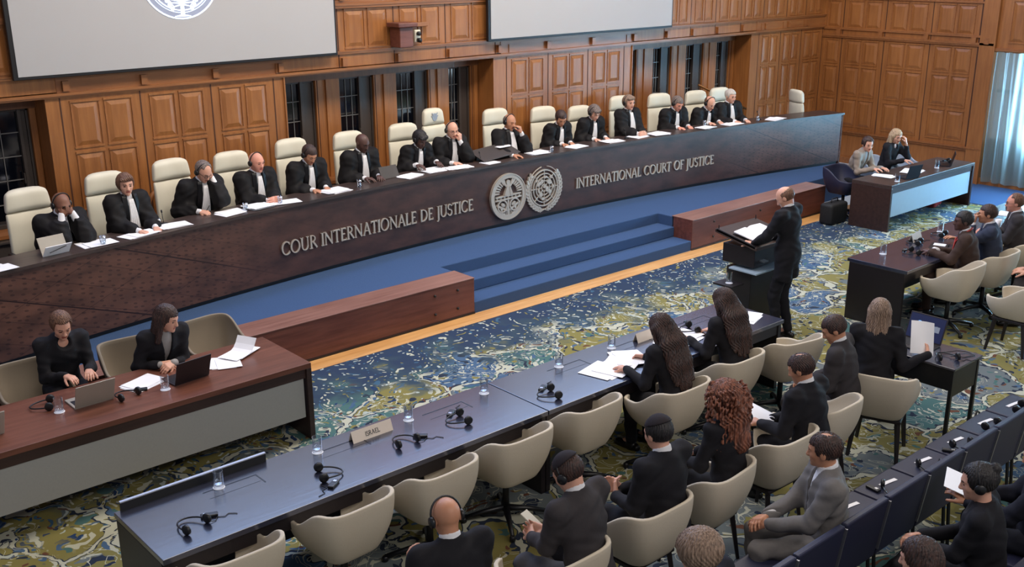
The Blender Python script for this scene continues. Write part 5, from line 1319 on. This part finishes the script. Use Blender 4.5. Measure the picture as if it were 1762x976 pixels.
def tumbler(x, y, z, label, h=.10, r=.033, group='drinking glasses'):
    t = thing('drinking_glass', label, 'glass', (x, y, z), 0, 'drinking glasses')
    MB().lathe([(r*.8, 0), (r*.86, .004), (r, h), (r-.003, h), (r*.82, .012), (.001, .011)], n=20).build('tumbler', 'glass', t, smooth=True)
    MB().lathe([(r*.8, .011), (r*.83, .014), (r*.9, h*.45), (.001, h*.45)], n=20).build('water', 'glass', t, smooth=True)
    return t
def carafe(x, y, z, label):
    t = thing('drinking_glass', label, 'glass', (x, y, z), 0, 'drinking glasses')
    MB().lathe([(.034, 0), (.036, .006), (.034, .02), (.035, .125), (.033, .125), (.032, .02), (.001, .016)], n=28).build('tall_glass', 'glass', t)
    MB().lathe([(.041, 0), (.041, .002), (.001, .0021)], n=22).build('painted_base_glint', 'paper', t)  # white disc painted in as the bright highlight of the glass base
    return t
def headset(x, y, z, rz, label, cable=True, recv=True):
    t = thing('headset', label, 'headset', (x, y, z), rz, 'loose headsets')
    m = MB(); pts = [(.088*math.cos(a), .15*math.sin(a)-.02, .024+.006*math.cos(2*a)) for a in [PI*i/12 for i in range(13)]]; hb = m.tube(pts, .006, 6).build('headband', 'black', t, smooth=True)
    for s_ in (-1, 1):
        R = Matrix.Rotation(PI/2, 3, 'Y'); MB().lathe([(.026, -.012), (.034, -.008), (.034, .010), (.024, .016)], (s_*.085, -.02, .036), 14, R=R).build('ear_cup', 'black', hb, smooth=True)
    if cable:
        m = MB(); m.tube([(.09, -.03, .012), (.13, -.05, .004), (.17, -.02, .004), (.20, -.06, .004), (.24, -.05, .004), (.27, -.10, .004)], .0028, 5).build('cable', 'black', t, smooth=True)
    if recv:
        m = MB(); m.obox((.15, .03, .011), (.022, .055, .010), RZ(.9)); rc = m.build('receiver', 'black', t, bevel=.006)
        m = MB(); m.obox((.13, .045, .0225), (.012, .012, .002), RZ(.9)); m.build('receiver_clip', 'silver', rc)
    return t
def laptop(x, y, z, rz, label, lid='lid', w=.32, d=.22, ang=105, screen='black'):
    t = thing('laptop', label, 'laptop', (x, y, z), rz)     # user sits at -Y, lid stands at +Y
    bs = MB().box(-w/2, w/2, 0, d, 0, .014).build('base', lid, t, bevel=.003)
    MB().box(-w/2+.02, w/2-.02, .07, d-.02, .014, .0155).build('keyboard', 'black', bs)
    R = Matrix.Rotation(math.radians(ang-90), 3, 'X').inverted()
    hl = MB(); c = Vector((0, d, .012))
    hl.obox(c+R@Vector((0, .004, d*.5)), (w/2, .004, d/2), R); l_ = hl.build('lid', lid, t, bevel=.003)
    MB().obox(c+R@Vector((0, -.0008, d*.5)), (w/2-.012, .0012, d/2-.012), R).build('display', screen, l_)
    return t, c, R
def tentcard(x, y, z, rz, label, w=.36, h=.085, text=None):
    t = thing('name_plate', label, 'name plate', (x, y, z), rz)
    m = MB(); P = [(-.035, 0), (0, h), (.035, 0), (.032, 0), (0, h-.005), (-.032, 0)]
    vs = [(sx*w/2, a, b_) for sx in (-1, 1) for a, b_ in P]; n = 6
    m.add(vs, [tuple(range(n)), tuple(range(2*n-1, n-1, -1))]+[(i, (i+1) % n, n+(i+1) % n, n+i) for i in range(n)]); cd_ = m.build('card', 'brown_card', t)
    m = MB(); m.add([(w/2-.001, -.031, .001), (w/2-.001, .031, .001), (w/2-.001, 0, h-.006)], [(0, 1, 2)])
    if text:
        hh = .036; tot = sum(G(c)[0] for c in text)*hh*1.1; xx = -tot/2; m = MB()
        for c in text:
            w_, prs = G(c)
            for p in prs:
                seg = []
                if p[0] == 'l': seg = [((p[1], p[2]), (p[3], p[4]), max(p[5], .10))] if not (p[5] == .05) else []
                else:
                    _, cx_, cy_, rx_, ry_, a0_, a1_, wd = p; N = 8
                    ps = [(cx_+rx_*math.cos(math.radians(a0_+(a1_-a0_)*i/N)), cy_+ry_*math.sin(math.radians(a0_+(a1_-a0_)*i/N))) for i in range(N+1)]; seg = [(ps[i], ps[i+1], .13) for i in range(N)]
                for a, b_, wd in seg: bar(m, xx+a[0]*hh*1.1, a[1]*hh, xx+b_[0]*hh*1.1, b_[1]*hh, wd*hh, -.0012, .0004)
            xx += w_*hh*1.1
        sl = math.atan2(.035, h); R = Matrix.Rotation(-sl, 3, 'X')
        m.v = [tuple(R@Vector((a, b_, c-.0))+Vector((0, -.035+.0, 0))+R@Vector((0, 0, .024))) for a, b_, c in m.v]
        m.build('printed_name', 'ink', cd_)
    return t

# on the judges' bench
def ontop(x, o): return (x, arc(x)+o, BT)
PJ = [(2.62, .10, 3, .2, 'loose white papers at the very left end of the bench'), (3.62, .16, 3, .1, 'white papers under the elbows of the bald leftmost judge'), (4.12, .13, 3, .25, 'white papers left in front of the brown-haired woman judge'),
      (4.52, .20, 4, -.1, 'white papers right of the brown-haired woman judge, by her hands'), (5.28, .18, 3, .1, 'white pad on which the judge with his hand on his forehead writes'), (5.66, .16, 8, .15, 'thick white paper bundle before the bald judge with folded hands'),
      (6.02, .14, 3, -.2, 'white papers under the folded hands of the bald pink-faced judge'), (6.78, .15, 6, .0, 'white papers and book under the dark-haired judge with bowed head'), (7.98, .15, 4, .3, 'white papers right of the tablet of the bald dark-skinned judge'),
      (8.44, .22, 5, .1, 'open white pages being turned by the black-haired woman judge'), (8.80, .15, 4, -.1, 'white papers right of the pages turned by the black-haired woman judge'), (9.35, .10, 2, .1, 'thin white papers in front of the document stand'),
      (10.32, .16, 5, .0, 'white papers before the judge leaning on his fist'), (11.10, .16, 4, .2, 'white papers under the hands of the dark-haired judge right of centre'), (11.85, .14, 4, -.1, 'white papers under the hands of the grey-brown haired woman judge'),
      (12.45, .18, 4, .1, 'white papers left in front of the upright blond judge'), (12.85, .15, 6, -.1, 'wide white paper stack before the upright blond woman judge'), (13.90, .15, 6, .1, 'arched white papers right of the third judge from the right'), (14.5, .15, 4, .0, 'white papers before the balding judge second from the right'), (15.5, .12, 4, .2, 'white papers alone on the bench, right of the white-haired judge')]
for x, o, n, rz, lb in PJ:
    p = ontop(x, o); sheets(p[0], p[1], p[2], rz, lb, w=.30 if n > 2 else .22, d=.21, n=n, group='white papers on the bench')
for x, o, lb in ((3.68, .06, 'small glass on the papers of the leftmost judge'), (4.40, .24, 'glass by the hands of the brown-haired woman judge'), (5.45, .12, 'glass left of the thick white bundle on the bench'), (5.92, .10, 'glass in front of the folded hands of the bald judge'),
                 (7.12, .12, 'glass alone left of the tablet on the bench'), (10.52, .07, 'glass before the judge leaning on his fist'), (14.05, .30, 'glass between the two rightmost bowed judges'), (15.1, .12, 'glass right of the white-haired judge')):
    tumbler(*ontop(x, o), lb, h=.095, r=.032)
def tablet(x, o, rz, label, w=.27, d=.19, ang=25, flap=True, back='lid'):
    p = ontop(x, o); t = thing('tablet', label, 'tablet', p, rz); R = Matrix.Rotation(math.radians(ang), 3, 'X').inverted()   # back towards the court (-Y)
    MB().obox(R@Vector((0, .0, d/2+.002)), (w/2, .005, d/2), R).build('slab', back, t, bevel=.003)
    MB().obox(R@Vector((0, .006, d/2+.002)), (w/2-.012, .001, d/2-.012), R).build('display', 'black', t)
    if flap:
        R2 = Matrix.Rotation(math.radians(-38), 3, 'X').inverted(); MB().obox(Vector((0, -.045, .055)), (w/2, .003, .07), R2).build('cover_flap', 'paper', t)
        MB().tube([(-.10, -.085, .05), (.08, -.075, .085)], .004, 6).build('stylus', 'black', t)
    return t
tablet(3.20, .13, .15, 'white and grey tablet on its flap at the left end of the bench')
tablet(7.72, .24, .1, 'dark grey tablet in front of the bald dark-skinned judge', flap=False, w=.30, d=.17, back='window_frame')
t = thing('document_stand', 'large dark tilted document stand before the tallest chair', 'stand', ontop(9.62, .30), .05)
m = MB(); m.box(-.36, .36, -.16, .16, 0, .012); m.v = [(x, y, z+.035+(y+.16)*.32+x*.06) for x, y, z in m.v]; m.build('slanted_top', 'window_frame', t, bevel=.003)
MB().box(-.3, .3, .06, .10, 0, .08).build('support', 'black', t)
sheets(9.82, arc(9.82)+.36, BT+.135, .05, 'white sheet lying on the tilted document stand', w=.22, d=.12, n=2)
for x, o, lb in ((9.28, .2, 'black microphone left of the document stand'), (4.5, .32, 'black microphone by the brown-haired woman judge'), (12.2, .2, 'black microphone left of the blond woman judge'), (15.28, .25, 'black microphone right of the white-haired judge')):
    t = thing('microphone', lb, 'microphone', ontop(x, o)); MB().lathe([(.04, 0), (.04, .012), (.012, .02)], n=14).build('base', 'black', t, smooth=True)
    MB().tube([(0, 0, .015), (0, .02, .07), (.01, .05, .12)], .004, 6).tube([(.01, .05, .12), (.012, .062, .145)], .009, 8).build('gooseneck', 'black', t, smooth=True)
t = thing('handrail', 'slanting brass-brown handrail between the white-haired judge and the corner', 'handrail', (15.3, 11.75, .62))
MB().tube([(-.3, .2, 1.28), (.75, -.1, .78)], .02, 8).build('rail', 'gold', t, smooth=True); MB().tube([(-.25, .19, 0), (-.25, .19, 1.25)], .014, 8).build('post', 'gold', t); MB().tube([(.7, -.08, 0), (.7, -.08, .8)], .014, 8).build('post', 'gold', t)

# left registry desk
TZ = .74
laptop(2.60, 8.30, TZ, PI+.02, 'open silver laptop seen from behind on the left desk', ang=112)
laptop(1.72, 8.22, TZ, PI+.05, 'second silver laptop cut off by the left edge of the picture', ang=112)
laptop(3.38, 8.22, TZ, PI+.12, 'black laptop seen from behind in front of the dark-haired woman', lid='blacklid', ang=108, w=.33)
sheets(3.06, 8.20, TZ, .35, 'white papers on the left desk between the two laptops', w=.30, d=.22, n=3)
sheets(3.80, 8.18, TZ, -.5, 'white papers right of the black laptop', n=3, w=.21, d=.27)
sheets(4.02, 8.30, TZ+.012, .5, 'curling white pages at the right end of the left desk', n=3, w=.30, d=.21, curl=.35)
carafe(3.16, 7.98, TZ, 'tall glass on the left desk in front of the black laptop'); carafe(2.34, 8.12, TZ, 'tall glass beside the silver laptop on the left desk')
headset(2.86, 8.02, TZ, .3, 'black headset on the left desk right of the silver laptop', cable=False); headset(2.30, 8.28, TZ, 1.2, 'black headset on the left desk left of the silver laptop', cable=False, recv=False)
# near long table
for x, lb in ((2.72, 'first'), (3.50, 'second'), (4.32, 'third'), (5.09, 'fourth'), (5.95, 'fifth'), (6.62, 'sixth')):
    carafe(x, 6.13, TZ, {'first': 'tall glass by the black edge strip of the near table', 'second': 'tall glass left of the country name plate', 'third': 'tall glass right of the country name plate', 'fourth': 'tall glass at the joint of the long table',
                         'fifth': 'tall glass on the long table left of the open notebook papers', 'sixth': 'tall glass behind the papers of the writing woman'}[lb])
headset(2.36, 5.74, TZ, .3, 'black headset at the near left end of the long table'); headset(3.34, 5.78, TZ, -1.9, 'black headset in front of the country name plate, left of it', recv=True)
headset(4.06, 5.80, TZ, .0, 'black headset with a curly cable right of the name plate'); headset(4.62, 5.84, TZ, 1.3, 'black headset at the joint side, third tub chair'); headset(5.48, 5.72, TZ, 1.2, 'black headset left of the writing woman on the long table')
headset(7.52, 5.93, TZ, 1.2, 'black headset between the two long-haired women', recv=False)
tentcard(3.95, 6.10, TZ, .0, 'cream name plate reading ISRAEL on the near table', text='ISRAEL')
tentcard(7.02, 6.08, TZ, .0, 'cream name plate beside the writing woman', w=.26)
sheets(6.22, 5.78, TZ, .15, 'open white notebook pages left of the writing woman', w=.34, d=.30, n=3, curl=.1)
sheets(6.52, 5.86, TZ+.012, -.5, 'white papers under the hands of the writing woman', w=.25, d=.32, n=3)
sheets(7.25, 5.86, TZ, .1, 'white papers between the two long-haired women', w=.42, d=.30, n=3)
sheets(8.20, 5.80, TZ, .3, 'white papers at the far right end of the long table', w=.28, d=.26, n=2)
# lectern
t = binder(9.76, 6.80, 1.105, 0.05, 'open white binder with papers on the lectern', w=.52, d=.34, th=.03); t.rotation_euler = (math.atan(.20), 0, .05)
MB().box(-.22, 0, .14, .40, .60, .62).build('side_shelf', 'black_wood', bpy.data.objects['lectern'])
carafe(9.31, 6.84, .62, 'tall glass on the low side shelf of the lectern')
# laptop table
MT['lapscreen'] = mat('laptop_screen_blue', srgb(22, 26, 58), .3, emit=srgb(30, 40, 78), estr=.4)
MT['lapglow'] = mat('laptop_screen_emblem', srgb(120, 170, 220), .3, emit=srgb(120, 180, 240), estr=.9)
lt, c_, R_l = laptop(8.62, 4.30, TZ, -PI/2, 'open laptop showing a blue screen with a round emblem', lid='blacklid', w=.36, d=.25, ang=112, screen='lapscreen')
m = MB(); disc(m, -.07, .15, .030, -.0035, -.0022, n=20); q = [(x, y, z) for x, y, z in m.v]; m.v = [tuple(c_+R_l@Vector(p)) for p in q]; m.build('emblem_window', 'lapglow', lt)
m = MB(); m.cur = 0; bar(m, .06, .13, .13, .13, .055, -.0035, -.0022); bar(m, .10, .11, .10, .16, .012, -.0045, -.0036); m.v = [tuple(c_+R_l@Vector(p)) for p in m.v]; m.build('video_window', 'water', lt)
headset(8.62, 3.93, TZ, -.6, 'tangled black headset and adapter in front of the laptop', recv=False)
t = thing('power_cable', 'black cable looping from the laptop over the table edge', 'cable', (8.8, 3.95, TZ)); MB().tube([(-.1, .1, .01), (.05, .0, .02), (.12, -.05, .008), (.10, -.14, .006), (-.02, -.10, .006), (-.12, -.02, .02)], .004, 6).build('cord', 'black', t, smooth=True)
t = thing('hand_bag', 'black cloth bag with handles on the carpet under the laptop table', 'bag', (8.48, 3.50, 0), .2)
m = MB(); m.box(-.22, .22, -.09, .09, 0, .30); m.v = [(x*(1-.25*(z > .1)), y*(1-.5*(z > .1)), z+.02*math.sin(x*9)) for x, y, z in m.v]; m.build('bag_body', 'bag', t, bevel=.04, seg=4, smooth=True)
for s_ in (-1, 1): MB().tube([(-.09, s_*.03, .28), (-.08, s_*.04, .38), (0, s_*.045, .42), (.08, s_*.04, .38), (.09, s_*.03, .28)], .009, 6).build('handle', 'bag', t, smooth=True)
t = thing('travel_bag', 'black bag standing under the chair of the woman in the beige blazer', 'bag', (14.72, 8.86, 0), 0)
MB().box(-.24, .24, -.12, .12, 0, .34).build('bag_body', 'bag', t, bevel=.05, seg=4, smooth=True); MB().tube([(-.1, 0, .33), (-.08, 0, .40), (.08, 0, .40), (.1, 0, .33)], .01, 6).build('handle', 'bag', t, smooth=True)
t = thing('red_bag', 'dull red bag on the carpet under the right desk', 'bag', (17.0, 8.35, 0), .2)
MB().box(-.20, .20, -.10, .10, 0, .14).build('bag_body', 'redbag', t, bevel=.04, seg=4, smooth=True)
t = thing('red_white_box', 'small red and white pouch on the floor behind the writing woman', 'pouch', (6.80, 5.1, 0), .3)
MB().box(-.13, .13, -.05, .05, 0, .05).build('body', 'redbag', t, bevel=.012); MB().box(-.131, .131, -.03, .02, .049, .054).build('white_band', 'paper', t)
# right desk
laptop(15.55, 8.22, TZ, PI-.2, 'dark blue laptop seen from behind on the right desk', lid='navy', w=.30, ang=105)
laptop(16.85, 8.30, TZ, PI+.5, 'dark laptop standing open at the far end of the right desk', lid='navy', w=.30, ang=105)
sheets(15.35, 8.40, TZ, .2, 'white papers by the hands of the woman in the beige blazer', n=3); sheets(16.05, 8.30, TZ, .3, 'white papers in front of the blonde woman', n=3, w=.4)
carafe(15.15, 8.06, TZ, 'tall glass at the near corner of the right desk'); carafe(16.6, 8.16, TZ, 'tall glass at the far end of the right desk')
headset(15.85, 8.12, TZ, .6, 'black headset beside the dark blue laptop on the right desk', cable=False, recv=False); headset(17.15, 8.25, TZ, .6, 'black headset at the far end of the right desk')
# right long table
carafe(11.28, 6.08, TZ, 'tall glass at the near end of the right-hand table'); carafe(12.75, 6.12, TZ, 'tall glass behind the man in the brown jacket')
headset(11.55, 5.84, TZ, 1.0, 'black headset in front of the man in the brown jacket', cable=False); headset(11.98, 6.02, TZ, .3, 'black headset behind the cream name card on the right-hand table'); headset(12.55, 6.0, TZ, .2, 'black headset at the middle of the right-hand table', recv=False, cable=False)
tentcard(12.15, 6.14, TZ, .15, 'blank-looking cream name card on the right-hand table', w=.30, h=.10); tentcard(14.85, 6.12, TZ, 0, 'cream name card on the table at the right edge', w=.34, h=.10)
t = thing('notebook', 'dark notebook on the right-hand table by the brown-jacketed man', 'notebook', (12.05, 5.78, TZ), .3); MB().box(-.15, .15, -.10, .10, 0, .012).build('cover', 'black', t, bevel=.003); MB().box(.02, .13, -.07, .07, .012, .014).build('page', 'paper', t)
t = thing('paper_cup', 'white paper cup between the two men at the right edge', 'cup', (13.5, 5.72, TZ)); MB().lathe([(.030, 0), (.042, .11), (.039, .11), (.028, .006), (.001, .005)], n=20).build('cup', 'paper', t, smooth=True)
sheets(14.3, 5.9, TZ, .3, 'white papers on the table at the right edge', n=3); sheets(15.2, 6.0, TZ, -.2, 'white papers beside the name card at the right edge', n=3, w=.4)
# things lying on the linked seats
for i in range(3, 9):
    x = 4.56+.52*i; who = ['', '', '', 'first', 'second', 'third', 'fourth', 'fifth', 'sixth'][i]
    sheets(x+.03, 3.36, .4605, -.15, 'white leaflet on the %s empty black seat right of the man in grey' % who, n=1, w=.18, d=.032, name='leaflet', cat='leaflet')
    headset(x-.05, 3.26, .4605, .9+.3*i, 'black headset on the %s empty black seat right of the man in grey' % who, cable=False, recv=(i % 2 == 0))
# things in people's hands
def hand_item(label, side, name, lb, cat, w, d, rot, off=(0, 0, 0), mt='paper', th=.003, bend=0):
    i = INFO[label]; wr, dd = i['arm'][side][1], i['arm'][side][2]; p = wpos(label, wr+dd*.10+A3(off)); t = thing(name, lb, cat, p, i['rz']+rot[2]); t.rotation_euler = (rot[0], rot[1], i['rz']+rot[2])
    MB().grid(lambda u, v: ((u-.5)*w, (v-.5)*d, bend*math.sin(u*PI)), 9, 9).build('leaf' if mt == 'paper' else 'body', mt, t, solid=th); return t
names = list(INFO)
def who(s_): return [n for n in names if s_ in n][0]
hand_item(who('ash-blond hair holding'), 1, 'paper_sheet', 'white sheet held up by the woman before the laptop', 'paper', .21, .297, (1.05, .15, .35), (-.05, .02, .06), bend=.02)
hand_item(who('white phone'), -1, 'mobile_phone', 'small white phone in the hands of the man in the charcoal suit', 'phone', .07, .14, (.5, 0, .1), (.06, .02, .03), mt='cream', th=.008)
hand_item(who('balding man in a dark suit'), -1, 'paper_sheet', 'white papers on the lap of the balding man', 'paper', .22, .30, (.3, 0, .2), (.12, .02, .01), bend=.02)
hand_item(who('white folder'), -1, 'paper_folder', 'white folder held by the person at the right edge', 'folder', .30, .21, (.3, 0, .1), (.10, .0, .03))
hand_item(who('holding his forehead'), 1, 'pen', 'pen in the writing hand of the judge with glasses', 'pen', .006, .14, (.9, 0, .2), (-.01, -.02, .03), mt='black', th=.006)
